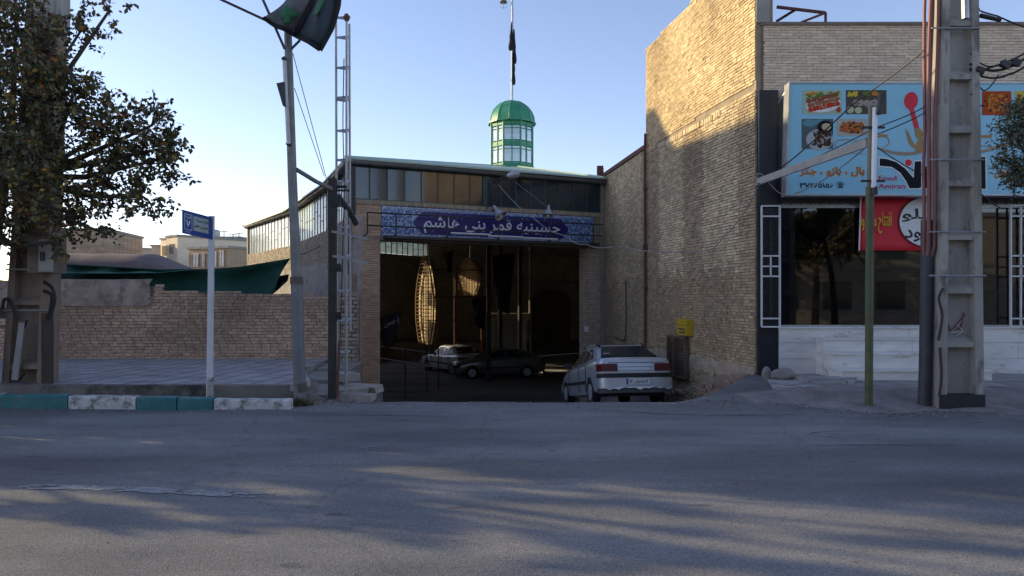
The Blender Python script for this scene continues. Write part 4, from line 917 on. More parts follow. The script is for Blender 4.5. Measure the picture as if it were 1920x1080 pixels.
g.build('cement_patch', mat('old_cement', (.42, .34, .25), .95, .3, 5, .9, 22), tall, smooth_=60)
# sloping brick foot
g = M(); ft = (pt(fw, 0, 0, .30), fw[1], fw[2], fw[3])
def ktop(u): return lerp(-.75, -.02, smooth(1.4, 5.9, u)) + .08 * mn.noise(Vector((u * 2, 0, 0)))
bricks(g, ft, 1.2, L1 - .02, -1.7, .1, .205, .072, .016, .3, [(.36, .26, .18), (.33, .26, .2), (.42, .27, .17)], jd=.03, jr=.008, keep=lambda u, z: z < ktop(u), drop=.03)
g.cm = 1
for i in range(30):
    u0 = 1.2 + i * (L1 - 1.22) / 30; u1 = 1.2 + (i + 1) * (L1 - 1.22) / 30; zt = ktop((u0 + u1) / 2) - .05
    g.prism([pt(fw, u0, -2, .01), pt(fw, u1, -2, .01), pt(fw, u1, zt + .16, .01), pt(fw, u0, zt + .16, .01)], fw[3] * .05)
    g.prism([pt(fw, u0, -2, .06), pt(fw, u1, -2, .06), pt(fw, u1, zt, .06), pt(fw, u0, zt, .06)], fw[3] * .2)
g.build('brick_footing', [m_brick, MATS['wall_mortar']], tall)
# lower wall with red beam
o2 = Vector((wallx(25.3), 25.3, 0)); d2 = (Vector((wallx(20.5), 20.5, 0)) - o2); L2 = d2.length; d2.normalize(); fl = (o2, d2, Vector((0, 0, 1)), Vector((-.12, -1, 0)).cross(Vector((0, 0, 1))).normalized())
if fl[3].x > 0: fl = (fl[0], fl[1], fl[2], -fl[3])
g = M()
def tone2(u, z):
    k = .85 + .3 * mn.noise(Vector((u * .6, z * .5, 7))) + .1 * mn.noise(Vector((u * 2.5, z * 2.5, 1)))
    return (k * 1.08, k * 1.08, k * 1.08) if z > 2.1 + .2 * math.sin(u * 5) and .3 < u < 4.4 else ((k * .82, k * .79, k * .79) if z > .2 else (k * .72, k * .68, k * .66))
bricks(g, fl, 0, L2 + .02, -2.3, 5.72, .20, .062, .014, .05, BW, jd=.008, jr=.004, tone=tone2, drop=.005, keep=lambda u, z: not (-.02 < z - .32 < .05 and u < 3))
g.cm = 1; g.prism([pt(fl, 0, -2.5, -.022), pt(fl, L2, -2.5, -.022), pt(fl, L2, 5.7, -.022), pt(fl, 0, 5.7, -.022)], fl[3] * -.3)
low = g.build('low_brick_wall', [m_brick, MATS['wall_mortar']]); tag(low, 'shaded brick wall under a red steel beam, between tall wall and hall', 'wall')
g = M(); g.bar(pt(fl, -.1, 5.78, -.1), pt(fl, L2 + .0, 5.78, -.1), .26, .12); g.build('steel_beam', m_rust, low)
g = M(); g.bar(pt(fl, -.02, -2.2, .06), pt(fl, -.02, 6.02, .06), .14, .14, up=(0, 1, 0)); g.bar(pt(fl, -.04, 5.6, .1), pt(fl, -.04, 6.1, .1), .2, .2, up=(0, 1, 0)); g.build('steel_post', m_rust, low)
t = thing('drain_pipe', 'rusty red conduit running down the joint of the two brick walls', 'pipe', tuple(pt(fw, .12, -1, .06)))
g = M(); g.tube([pt(fw, .10, -1.2, .06), pt(fw, .12, 2, .06), pt(fw, .1, 5.6, .06), pt(fw, .14, 6.1, .06)], .035, 8); g.build('pipe', m_rust, t, smooth_=40)
for z in (.2, 1.9, 3.0, 4.6): g = M(); g.obox(pt(fw, .11, z, .05), (.12, .1, .05 if z != 3.0 else .16), None, .004); g.build('bracket', m_rust if z != 3.0 else m_dark, t)
wire([pt(fl, 2.9, 2.15, .03), pt(fl, 2.95, 1.0, .03), pt(fl, 2.75, .35, .03), pt(fl, 1.5, .38, .03)], .014, 'black cable drooping down the middle of the shaded low wall')
# louvred door and yellow meter box
def onwall(px, py):      # pixel to wall frame (tall wall)
    k = (px - 960) / F; Y = (4.72 + .175 * 14.5) / (k + .175); u = (20.5 - Y) * math.hypot(1, .175); return u, CH + (HOR - py) / F * Y
dr = thing('vent_door', 'rusty louvred metal shutter leaning in the wall behind the silver car', 'shutter', tuple(pt(fw, onwall(1275, 700)[0], -.5, .1)))
u0, u1 = onwall(1258, 0)[0], onwall(1293, 0)[0]; z1 = onwall(1258, 628)[1]; z0 = onwall(1270, 706)[1]
m_door = mat('brown_metal', (.14, .10, .075), .7, .3, 5, .2, 30)
g = M()
for u in (u0, u1 - .06): g.prism([pt(fw, u, z0, .03), pt(fw, u + .06, z0, .03), pt(fw, u + .06, z1, .03), pt(fw, u, z1, .03)], fw[3] * .09)
um = lerp(u0, u1, .38); g.prism([pt(fw, um, z0, .03), pt(fw, um + .04, z0, .03), pt(fw, um + .04, z1, .03), pt(fw, um, z1, .03)], fw[3] * .1)
for z in (z0, z1 - .05): g.prism([pt(fw, u0, z, .032), pt(fw, u1, z, .032), pt(fw, u1, z + .05, .032), pt(fw, u0, z + .05, .032)], fw[3] * .08)
g.build('door_frame', m_door, dr)
g = M()
for i in range(14): z = lerp(z0 + .06, z1 - .08, i / 13); g.prism([pt(fw, u0 + .06, z, .04), pt(fw, u1 - .06, z, .04), pt(fw, u1 - .06, z + .05, .07), pt(fw, u0 + .06, z + .05, .07)], fw[3] * .008)
g.build('louvre', m_door, dr)
u0, zt = onwall(1281, 597); u1, _ = onwall(1300, 600); zb = onwall(1290, 627)[1]
ylw = mat('yellow_paint', (.55, .36, .02), .6, .2, 8, .1, dirt=((.25, .15, .03), 9, .62))
g = M(); g.prism([pt(fw, u0, zb, .0), pt(fw, u1, zb - .02, .0), pt(fw, u1, zt - .02, .0), pt(fw, u0, zt, .0)], fw[3] * .16); yb = g.build('meter_box', ylw)
tag(yb, 'yellow metal meter box on the brick wall above the shutter', 'meter box')
g = M(); flat(g, fw, [(u0 + .02, zt - .13), (u1 - .02, zt - .15), (u1 - .02, zt - .165), (u0 + .02, zt - .145)], .163); flat(g, fw, [(u0 + .08, zt - .22), (u1 - .12, zt - .23), (u1 - .10, zt - .27), (u0 + .06, zt - .25)], .163); flat(g, fw, [(u0 + .12, zt - .30), (u1 - .1, zt - .3), (u1 - .14, zt - .34), (u0 + .14, zt - .33)], .163)
g.build('stencil_marks', m_dark, yb, fix=False)

# ------------------------------------------------------------------ the shop
SY = 14.5
shop = thing('corner_shop', 'brick kebab shop with big dark windows and marble front', 'shop', (7.5, 15, .15))
XR = 12.5; x0 = 4.72
PB = [(.69, .55, .40), (.72, .575, .42), (.66, .52, .38)]
g = M(); fs_ = frame((0, SY, 0), (1, 0, 0)); fb = (Vector((0, SY - .015, 0)), fs_[1], fs_[2], fs_[3])
bricks(g, fb, 4.88, XR, 5.35, 6.9, .235, .054, .007, .02, PB, jd=.0025, jr=.0008)
g.cm = 1; g.box(4.86, XR, SY, SY + .3, 3.45, 6.9); g.box(4.84, XR, SY - .05, SY + .35, 6.9, 6.96)
g.build('upper_wall', [m_brick2, m_mortar2], shop)
g = M(); g.box(4.74, 5.0, SY - .02, SY + .3, 6.96, 8.6); g.build('parapet_post', m_cement, shop)
g = M(); g.box(4.76, 5.13, SY - .12, SY + .3, .1, 5.62); g.build('corner_column', mat('black_stone', (.012, .015, .02), .35, .3, 4), shop)
g = M(); g.box(x0 + .3, XR, 20.2, 20.4, 0, 6.8); g.box(XR - .1, XR + .1, SY + .3, 20.2, 0, 6.8); g.build('rear_wall', m_plaster, shop)
g = M(); g.box(x0 + .35, XR, SY + .32, 20.2, 6.5, 6.7); g.build('roof', m_cement, shop)
# window wall
g = M(); g.box(5.13, XR, SY + .01, SY + .3, 3.40, 3.449)
for x in (5.15, 7.95, 9.05, 9.98): g.box(x, x + .05, SY - .02, SY + .03, 1.06, 3.40)
g.box(5.13, XR, SY - .03, SY + .04, 3.36, 3.40); g.box(5.13, XR, SY - .03, SY + .04, 1.06, 1.09)
wf = g.build('window_frame', m_gal, shop)
g = M(); g.box(5.18, XR, SY, SY + .008, 1.09, 3.36); g.build('window_glass', glassmat('shop_glass', (.35, .38, .38), .02, .035), wf)
g = M()
for i in range(38): x = 5.2 + i * .19; g.box(x, x + .02, SY - .06, SY - .04, 3.42, 3.62)
g.box(5.13, XR, SY - .05, SY + .0, 3.45, 3.7); g.build('fascia', m_dark, shop)
# narrow upper window beside billboard
g = M(); g.box(5.15, 5.35, SY - .03, SY + .0, 4.1, 5.5); g.build('narrow_window', mat('blind', (.20, .19, .18), .6, .2, 10), shop)
# marble plinth with joints (blocks)
g = M()
for r_, (z0, z1) in enumerate(((.1, .44), (.445, .75), (.755, 1.03))):
    x = 5.13 - (r_ % 2) * .4
    while x < XR:
        g.box(max(x, 5.13) + .003, min(x + 1.25, XR) - .003, SY - .15 + random.uniform(-.002, .002), SY + .2, z0, z1); x += 1.25
g.box(5.11, XR, SY - .2, SY + .03, 1.03, 1.058); g.build('marble_plinth', m_marble, shop)
stp = thing('marble_steps', 'three white marble steps up to the shop window', 'steps', (7.5, 13.9, .15))
for k, (zz, yy, xa) in enumerate(((.34, 13.15, 6.25), (.61, 13.55, 5.85), (.86, 13.95, 5.85))):
    D = yy; g = M(); xa = W((1580, 1560, 1545)[k], 0, D).x; xb = W((1862, 1845, 1830)[k], 0, D).x
    x_ = xa; zl = .15 if k == 0 else (.34, .61, .86)[k - 1] + .002
    while x_ < xb - .05: g.box(x_ + .003, min(x_ + .83, xb) - .003, D + .02 + random.uniform(0, .004), SY - .16, zl, zz - .03); x_ += .83
    g.box(xa + .02, xb - .02, D + .03, SY - .17, zl, zz - .032)
    g.build('riser', m_marble, stp); g = M(); g.box(xa - .02, xb + .02, D - .01, SY - .16, zz - .03, zz); g.build('tread', m_marble, stp)
# interior of the shop
g = M(); g.box(5.2, XR, SY + .3, 20.2, .9, .95); g.build('shop_floor', m_marble, shop)
g = M(); g.box(5.2, XR, 18.0, 18.1, .95, 6.4); g.build('inner_wall', mat('shop_inner', (.09, .085, .08), .7), shop)
g = M(); g.box(6.6, 9.0, 16.2, 16.8, .95, 1.9); g.box(6.5, 9.1, 16.1, 16.9, 2.25, 2.45); tag(g.build('counter', mat('counter_metal', (.35, .33, .28), .35, .1, 4)), 'metal counter and hood behind the shop window', 'counter')
# washbasin
t = thing('washbasin', 'white pedestal washbasin behind the right shop window', 'washbasin', (9.1, 14.9, .95))
c = W(1852, 560, 14.95); g = M(); g.lathe([(.14, 0), (.11, .15), (.10, .62), (.13, .72)], (c.x, 14.95, .95), 12); g.build('pedestal', m_marble, t, smooth_=40)
g = M(); g.lathe([(.10, .68), (.26, .80), (.29, .86), (.27, .87), (.2, .8)], (c.x, 14.95, .95), 16); g.build('basin', m_marble, t, smooth_=40)
g = M(); c = W(1880, 590, 15.2); g.lathe([(.22, 0), (.26, .3), (.18, .75), (.05, .8)], (c.x, 15.3, .95), 10); tag(g.build('red_bin', mat('red_plastic', (.25, .02, .02), .4), smooth_=40), 'rounded red tub standing behind the washbasin', 'tub')
# window grilles
def grille(xa, xb, yy, label, full):
    t = thing('window_grille', label, 'grille', (xa, yy, 1.06), 'white window grilles of the shop')
    g = M(); bw = .028
    for x in (xa, xb): g.box(x - bw / 2, x + bw / 2, yy - .02, yy + .02, 1.06, 3.38)
    for z in (1.06, 1.22, 2.03, 2.22, 2.42, 3.18, 3.38): g.box(xa, xb, yy - .018, yy + .018, z - .014, z + .014)
    if not full: g.box((xa + xb) / 2 - .012, (xa + xb) / 2 + .012, yy - .018, yy + .018, 2.03, 2.42)
    else:
        for i in range(1, 5): x = lerp(xa, xb, i / 5); g.box(x - .012, x + .012, yy - .018, yy + .018, 1.06, 3.38)
    g.build('grille_frame', m_white, t)
    g = M(); cx = (xa + xb) / 2
    for z0, z1 in ((1.24, 2.0), (2.44, 3.16)):
        for i in range(3):
            zc = lerp(z0, z1, (i + .5) / 3)
            for s in (-1, 1):
                g.tube([(cx + s * (.02 + .055 * (1 - k / 14)) * (1 + 0) + s * .05 * math.cos(k * .7) * (1 - k / 16), yy, zc + .09 * math.sin(k * .7) * (1 - k / 18)) for k in range(14)], .009, 4)
        g.tube([(cx, yy, z0), (cx, yy, z1)], .01, 4)
    g.build('scrollwork', m_black, t)
grille(4.79, 5.14, SY - .17, 'narrow white framed grille at the left corner of the shop', False)
grille(W(1895, 0, 14.3).x, W(1990, 0, 14.3).x, SY - .2, 'barred white grille cut off by the right photo edge', True)
# ------------- billboard
BY = 14.0
bbd = thing('billboard', 'light blue food shop billboard with spoon and food pictures', 'billboard', (7.6, BY, 3.5))
bf = (Vector((0, BY, CH)), Vector((1, 0, 0)), Vector((0, 0, 1)), Vector((0, -1, 0)))
def S(px, py): return ((px - 960) * .01, (HOR - py) * .01)
xa, _ = S(1482, 0); xb = 10.6; zt = 4.03; zb = 1.96
blue = mat('billboard_blue', (.26, .56, .70), .4, .06, .8)
g = M(); g.prism([pt(bf, xa, zt, 0), pt(bf, xb, zt, 0), pt(bf, xb, zb, 0), pt(bf, xa - .06, zb, 0)], (0, .22, 0)); g.build('panel', blue, bbd)
g = M()
for P in ([(xa, zt), (xb, zt), (xb, zt + .03), (xa, zt + .03)], [(xa - .06, zb - .03), (xb, zb - .03), (xb, zb), (xa - .06, zb)], [(xa - .03, zt + .03), (xa, zt + .03), (xa - .06, zb - .03), (xa - .09, zb - .03)]): g.prism([pt(bf, x, z, .02) for x, z in P], (0, .26, 0))
g.build('rim', m_gal, bbd)
pr = {}
def ink(name, col): return mat('ink_' + name, col, .6, .12, 25, spec=.12)
def decal(name, polys, m, d, parent=bbd):
    g = M()
    for i, P in enumerate(polys): flat(g, bf, P, d + i * .00006)
    return g.build(name, m, parent, fix=False)
def rect(a, b, c, d): (x0, z0), (x1, z1) = S(a, b), S(c, d); return [(x0, z1), (x1, z1), (x1, z0), (x0, z0)]
def E(px, py, rx, ry, a=0, n=16): x, z = S(px, py); return ell(x, z, rx * .01, ry * .01, n, a)
def blobs(px0, py0, px1, py1, n_, r0, r1, sq=.7): return [E(random.uniform(px0 + r1, px1 - r1), random.uniform(py0 + r1, py1 - r1), random.uniform(r0, r1), random.uniform(r0, r1) * sq, random.uniform(0, 3), 8) for _ in range(n_)]
pm = mat('photo_white', (.55, .55, .5), .4); brown = ink('brown', (.26, .09, .04)); dbr = ink('dark_brown', (.06, .035, .025)); orange = ink('orange', (.6, .22, .03)); gr_ = ink('green', (.10, .22, .03)); cream = ink('cream', (.55, .42, .25)); redi = ink('red', (.5, .05, .02)); blk = ink('black', (.012, .012, .016)); teali = ink('teal', (.12, .28, .32)); ylo = ink('yellow', (.62, .45, .05)); whi = ink('white', (.78, .8, .8))
p1 = decal('food_picture', [rect(1505, 169, 1578, 214)], ink('pale_green', (.42, .50, .36)), .004)
decal('greens', blobs(1505, 169, 1578, 190, 26, 2, 5), gr_, .006, p1); decal('carrots', blobs(1512, 169, 1535, 182, 8, 2, 4), orange, .008, p1)
decal('plate', [E(1543, 196, 33, 15, .12)], whi, .009, p1)
for k in range(3): decal('skewer', [E(1516 + j * 6.2 + k * 2, 190 + k * 8 - j * 1.5 + random.uniform(-1, 1), 5, 4.4, 0, 10) for j in range(9)], (brown, ink('meat', (.34, .13, .07)), redi)[k], .011 + k * .002, p1)
decal('skewer_shine', blobs(1515, 182, 1570, 206, 26, .8, 2), cream, .018, p1); decal('tomato', [E(1572, 206, 4, 5)], redi, .017, p1)
p2 = decal('food_picture', [rect(1586, 169, 1662, 214)], ink('umber', (.10, .08, .06)), .004)
decal('chips', blobs(1586, 169, 1612, 184, 26, 1.5, 4), ylo, .006, p2); decal('carrots', blobs(1632, 169, 1650, 182, 8, 3, 5), orange, .006, p2)
decal('skewer', blobs(1596, 184, 1650, 204, 40, 2, 5, .6), ink('grilled', (.38, .32, .28)), .008, p2); decal('lemon', [E(1594, 206, 7, 6.5), E(1609, 207, 7, 6)], ink('lemon', (.5, .52, .32)), .010, p2); decal('greens', blobs(1612, 169, 1632, 182, 10, 2, 4), gr_, .008, p2)
p3 = decal('food_picture', [rect(1503, 223, 1562, 279)], ink('slate', (.10, .13, .13)), .004)
decal('cloth', [E(1518, 231, 13, 7), E(1535, 229, 12, 5)], teali, .006, p3); decal('bowl', [E(1547, 238, 15, 12)], blk, .008, p3); decal('soup', [E(1549, 238, 9, 7)], cream, .010, p3)
decal('plate', [E(1537, 262, 26, 20)], ink('plate', (.42, .45, .45)), .008, p3); decal('meat', blobs(1520, 242, 1562, 279, 60, 2, 5), dbr, .010, p3); decal('meat_shine', blobs(1528, 248, 1556, 272, 24, .8, 2.2), ink('pinkish', (.34, .2, .17)), .012, p3)
p4 = decal('food_picture', [rect(1569, 223, 1626, 255)], ink('dish', (.45, .43, .38)), .004)
decal('chicken', blobs(1571, 225, 1624, 254, 34, 3, 8), ink('roast', (.42, .12, .04)), .006, p4); decal('chicken_shine', blobs(1573, 227, 1622, 252, 26, 1, 3), orange, .008, p4); decal('char', blobs(1573, 226, 1622, 253, 16, 1, 3.5), dbr, .010, p4)
p5 = decal('food_picture', [rect(1841, 171, 1896, 216)], ink('fire', (.42, .07, .02)), .004)
decal('embers', blobs(1842, 172, 1895, 215, 50, 1.5, 5, .5), orange, .006, p5); decal('char', blobs(1842, 172, 1895, 215, 22, 1.5, 4, .5), dbr, .008, p5)
p6 = decal('food_picture', [rect(1903, 171, 1960, 216)], ylo, .004); decal('char', blobs(1904, 172, 1958, 215, 40, 2, 6), brown, .006, p6)
# spoon and gold ornament
decal('spoon', [E(1708, 189, 13, 16.5, -.15, 24), [S(*p) for p in ((1704, 204), (1713, 203), (1722, 233), (1724, 246), (1715, 246), (1713, 236))]], ink('spoon_red', (.70, .05, .07)), .006)
gold = ink('gold', (.42, .25, .10))
decal('gold_ornament', [[S(*p) for p in ((1715, 240), (1724, 240), (1733, 252), (1728, 258), (1731, 266), (1736, 270), (1736, 284), (1714, 284), (1721, 276), (1718, 268), (1722, 262), (1716, 254))], [S(*p) for p in ((1697, 241), (1704, 249), (1709, 262), (1716, 272), (1722, 274), (1720, 281), (1708, 274), (1702, 262))]], gold, .008)
def curve_decal(name, pts, w0, m, d):
    P = [Vector((*S(*p), 0)) for p in pts]; Q = []
    for i in range(len(P) - 1):
        p0, p1_, p2_, p3_ = P[max(0, i - 1)], P[i], P[i + 1], P[min(len(P) - 1, i + 2)]
        for k in range(6):
            t = k / 6; Q.append(.5 * ((2 * p1_) + (p2_ - p0) * t + (2 * p0 - 5 * p1_ + 4 * p2_ - p3_) * t * t + (3 * p1_ - p0 - 3 * p2_ + p3_) * t ** 3))
    Q.append(P[-1]); g = M(); n_ = len(Q)
    for i, p in enumerate(Q):
        tn = (Q[min(i + 1, n_ - 1)] - Q[max(i - 1, 0)]).normalized(); s_ = Vector((-tn.y, tn.x, 0)) * w0 * (.35 + .65 * math.sin(math.pi * (i + .5) / n_)) / 2
        g.v += [pt(bf, p.x + s_.x, p.y + s_.y, d), pt(bf, p.x - s_.x, p.y - s_.y, d)]
    for i in range(n_ - 1): g.f.append([2 * i, 2 * i + 1, 2 * i + 3, 2 * i + 2]); g.mi.append(0); g.c.append((1, 1, 1))
    return g.build(name, m, bbd, fix=False)
bge = ink('beige', (.36, .27, .19))
curve_decal('scroll', [(1640, 258), (1655, 252), (1666, 262), (1664, 272), (1650, 279)], .02, bge, .006); curve_decal('scroll', [(1645, 278), (1680, 287), (1710, 288), (1738, 282)], .06, bge, .007)
curve_decal('scroll', [(1620, 268), (1595, 262), (1570, 264), (1567, 275), (1590, 286), (1630, 289)], .02, bge, .006)
curve_decal('scroll', [(1858, 276), (1836, 272), (1832, 262), (1840, 255)], .02, bge, .006); curve_decal('scroll', [(1820, 288), (1850, 282), (1890, 270), (1915, 262)], .06, bge, .007)
decal('wheat_ear', [E(1648 + k * 6, 255 - (k == 1), 4.5, 2.6, .3) for k in range(3)], gold, .009); decal('wheat_ear', [E(1838 + k * 6, 256, 4.5, 2.6, .3) for k in range(4)], gold, .009)
# large black logotype: outlined swoosh, bars and dot
def outl(P, m, d, name, o_=.022):
    g = M(); cx = sum(p[0] for p in P) / len(P); 
    flat(g, bf, P, d); ob = g.build(name, m, bbd, fix=False)
    g = M(); n_ = len(P)
    for i in range(n_):
        a, b = Vector((*P[i], 0)), Vector((*P[(i + 1) % n_], 0)); t_ = (b - a).normalized() if (b - a).length > 1e-6 else Vector((1, 0, 0)); s_ = Vector((t_.y, -t_.x, 0)) * o_; e = t_ * o_ * .6
        g.add([pt(bf, *(q.xy), d - .0025 + i * .00005) for q in (a - s_ - e, b - s_ + e, b + s_ + e, a + s_ - e)], [(0, 1, 2, 3)])
    g.build('outline', whi, ob, fix=False)
sw = [S(*p) for p in ((1649, 297), (1662, 298), (1680, 304), (1697, 316), (1711, 332), (1713, 334), (1715, 303), (1727, 302), (1727, 351), (1722, 353), (1705, 353), (1699, 340), (1688, 324), (1672, 313), (1649, 311))]
outl(sw, blk, .006, 'logotype'); outl([S(*p) for p in ((1734, 312), (1758, 312), (1758, 353), (1734, 353))], blk, .006, 'logotype')
outl([S(*p) for p in ((1800, 303), (1828, 303), (1828, 338), (1800, 338))], blk, .006, 'logotype'); outl([S(*p) for p in ((1834, 295), (1847, 294), (1848, 354), (1834, 354))], blk, .006, 'logotype')
outl(E(1703, 305, 6.5, 6.5, 0, 18), ink('spoon_red', 0), .007, 'dot', .012)
mag = ink('magenta', (.36, .02, .12)); ora = ink('deep_orange', (.62, .10, .02))
def stext(s, px, py, wpx, hpx, m, bold=.03, parent=bbd, d=.008, halo=None):
    x, z = S(px, py)
    if halo: text(s, bf, x, z, halo, parent, width=(wpx + 2) * .01, height=(hpx + 2) * .01, bold=bold + .03, d=d - .002)
    return text(s, bf, x, z, m, parent, width=wpx * .01, height=hpx * .01, bold=bold, d=d)
stext('Food', 1664, 334, 34, 10, mag, .018, halo=whi); stext('Amiran', 1672, 349, 51, 10, mag, .018, halo=whi)
stext(fa('بال ، بازو ، جگر'), 1560, 321, 121, 20, ora, .018, halo=ylo)
stext('۳۷۲۶۵۱۵۶', 1531, 347, 63, 11, blk, .02); stext('☎', 1575, 347, 15, 12, blk, .01)
stext(fa('کباب اصفهان'), 1905, 325, 80, 18, ora, .018, halo=ylo); stext('۰۹۱۳', 1918, 350, 30, 10, blk, .02)
g = M(); g.tube([pt(bf, xa + .02, zt, -.1), (5.12, SY - .1, 5.35)], .012, 5); g.tube([(5.36, SY - .1, 5.3), (5.36, SY - .1, 4.0)], .012, 5); g.build('stay', m_gal, bbd)
# red banner under the billboard
rb_ = cloth('banner', (W(1613, 371, 14.40), W(1828, 371, 14.40), W(1826, 470, 14.40), W(1610, 470, 14.40)), mat('banner_red', (.66, .02, .035), .6, .1, 3), 'red cloth banner with a white disc hung below the billboard', 'banner', amp=.012)
nf = (Vector((0, 14.40, CH)), Vector((1, 0, 0)), Vector((0, 0, 1)), Vector((0, -1, 0)))
def NP(px, py): return ((px - 960) / F * 14.40, (HOR - py) / F * 14.40)
def nflat(nm, P, m, d): g = M(); flat(g, nf, P, d); return g.build(nm, m, rb_, fix=False)
x, z = NP(1738, 416); nflat('disc_rim', ell(x, z, .565, .495, 32), m_black, .038); nflat('disc', ell(x, z, .55, .48, 32), whi, .041)
x, z = NP(1640, 417); text(fa('افتتاح می‌شود').replace('\u200c', ''), nf, *NP(1640, 418), ylo, rb_, width=.62, height=.42, bold=.02, d=.04)
text(fa('ـلو') , nf, *NP(1714, 404), m_black, rb_, width=.52, height=.26, bold=.022, d=.044); text(fa('ـود'), nf, *NP(1716, 442), m_black, rb_, width=.46, height=.24, bold=.022, d=.044)
for (a, b) in (((1613, 371), (1610, 470)), ((1828, 371), (1826, 470))): g = M(); g.tube([pt(nf, *NP(*a), .02), pt(nf, *NP(*b), .02)], .014, 5); g.build('hem', whi, rb_)
# slabs and boulders at the shop corner
for px, py, D, sx, sy, sz, a, l in ((1468, 708, 13.4, .46, .3, .17, 10, 'rounded boulder in front of the black shop column'), (1437, 712, 13.5, .16, .16, .24, 0, 'small upright stone between wall corner and boulder'),):
    c = W(px, py, D); bm = bmesh.new(); bmesh.ops.create_icosphere(bm, subdivisions=3, radius=1)
    g = M(); g.add([Vector((c.x, D, c.z + sz * .3)) + Vector((v.co.x * sx / 2, v.co.y * sy / 2, max(-.6, v.co.z) * sz * .7)) * (1 + .2 * mn.noise(v.co * 1.3 + Vector((px, 0, 0)))) for v in bm.verts], [tuple(v.index for v in f.verts) for f in bm.faces]); bm.free()
    tag(g.build('boulder', mat('boulder', (.25, .23, .21), .9, .25, 5, .6, 20), smooth_=50), l, 'stone')
g = M(); g.prism([W(1495, 707, 13.2), W(1610, 704, 13.4), W(1600, 713, 12.7), W(1540, 719, 12.3)], (0, 0, -.14)); tag(g.build('stone_slab', m_slab), 'large broken paving slab raised before the marble plinth', 'slab')
g = M(); g.prism([W(1450, 720, 12.6), W(1498, 714, 12.9), W(1520, 723, 12.2), W(1470, 732, 11.9)], (0, 0, -.1)); tag(g.build('stone_slab', m_slab), 'small tilted paving slab right of the brick wall corner', 'slab')
# roof-top steel frame
t = thing('roof_frame', 'rusty steel angle frame projecting above the shop parapet', 'frame', (6, 15, 6.9))
g = M(); a, b, c, d_ = W(1456, 13, 15), W(1548, 24, 14.8), W(1548, 42, 14.8), W(1456, 40, 15.3)
g.bar(a, b, .05, .05); g.bar(b, c, .04, .04); g.bar(d_, W(1495, 16, 14.9), .04, .04); g.bar(W(1502, 42, 14.8), b, .04, .04); g.build('angle_bar', m_rust, t)

# ------------------------------------------------------------------ concrete poles
def cpole(label, base, wb, wt_, H, lean, m, first, pitch=.78, dep=.42, dz=.12):
    t = thing('concrete_pole', label, 'utility pole', tuple(base), 'tall panelled concrete utility poles'); bx, by, bz = base
    def cx(z): return bx + lean * z
    def hw(z): return lerp(wb, wt_, z / H) / 2
    def hd_(z): return dep * lerp(1, .6, z / H) / 2
    rail = .12
    g = M()
    for s in (-1, 1):
        vs = []
        for z in (0, H):
            xo = cx(z) + s * hw(z); xi = cx(z) + s * (hw(z) - rail * lerp(1, .75, z / H)); 
            vs += [(min(xo, xi), by - hd_(z), bz + z), (max(xo, xi), by - hd_(z), bz + z), (max(xo, xi), by + hd_(z), bz + z), (min(xo, xi), by + hd_(z), bz + z)]
        g.add(vs, [(0, 3, 2, 1), (4, 5, 6, 7), (0, 1, 5, 4), (1, 2, 6, 5), (2, 3, 7, 6), (3, 0, 4, 7)])
    # web set back, cross ribs
    ri = rail - .03
    g.add([(cx(z) + s * (hw(z) - ri * .8), by + e * (.035), bz + z) for z in (0, H) for s, e in ((-1, -1), (1, -1), (1, 1), (-1, 1))], [(0, 3, 2, 1), (4, 5, 6, 7), (0, 1, 5, 4), (1, 2, 6, 5), (2, 3, 7, 6), (3, 0, 4, 7)])
    z = first
    while z < H:
        x = cx(z); h_ = hw(z) - rail * .7; d = hd_(z) - .02
        # rib with a sloped top edge like the cast pole
        g.add([(x - h_, by - d, bz + z - .04), (x + h_, by - d, bz + z - .04), (x + h_, by + d, bz + z - .04), (x - h_, by + d, bz + z - .04), (x - h_, by - d, bz + z + .03), (x + h_, by - d, bz + z + .03), (x + h_, by - .03, bz + z + dz), (x - h_, by - .03, bz + z + dz), (x + h_, by + d, bz + z + .03), (x - h_, by + d, bz + z + .03)],
              [(0, 1, 5, 4), (4, 5, 6, 7), (0, 3, 2, 1), (7, 6, 8, 9), (3, 9, 8, 2)]); z += pitch
    g.build('shaft', m, t)
    return t, cx, hw
cpb = Vector((W(1787, 0, 10.95).x, 10.95, 0.0)); 
rp, cx, hw = cpole('grey concrete utility pole with red conduits in front of the shop', cpb, .66, .40, 11, .003, m_conc, .16 + .78, .775)
g = M(); g.box(cpb.x - .325, cpb.x + .325, cpb.y - .235, cpb.y + .23, 0, .22); g.build('tar_base', mat('tar', (.02, .02, .022), .7, .3, 6, .3), rp)
for z in (1.93, 3.6, 5.5, 2.56): g = M(); x = cx(z); h_ = hw(z); g.tube([(x - h_ - .17, cpb.y - .235 + z * .008, z), (x + h_ + .03, cpb.y - .235 + z * .008, z)], .012, 5); g.build('strap', m_gal, rp)
wt2 = m_wire
g = M(); pf2 = frame((cpb.x, cpb.y - .04, 0), (1, 0, 0))
for (a, b) in (((-.17, 1.10), (.12, 1.12)), ((.12, 1.12), (.02, 1.06)), ((.12, 1.12), (.05, 1.2)), ((.02, 1.2), (.12, 1.3))): g.bar(pt(pf2, *a, .01), pt(pf2, *b, .01), .01, .02, up=(0, 1, 0))
g.build('chalk_mark', m_white, rp); g = M()
for (a, b) in (((-.10, 1.10), (-.02, 1.18)), ((-.02, 1.18), (.05, 1.26)), ((.05, 1.26), (.14, 1.36)), ((.0, 1.14), (.1, 1.2)), ((-.08, 1.14), (-.1, 1.22)), ((.08, 1.2), (.12, 1.40))): g.bar(pt(pf2, *a, .014), pt(pf2, *b, .014), .006, .022, up=(0, 1, 0))
g.build('painted_scrawl', mat('scrawl_red', (.28, .07, .05), .8, .3, 20), rp)
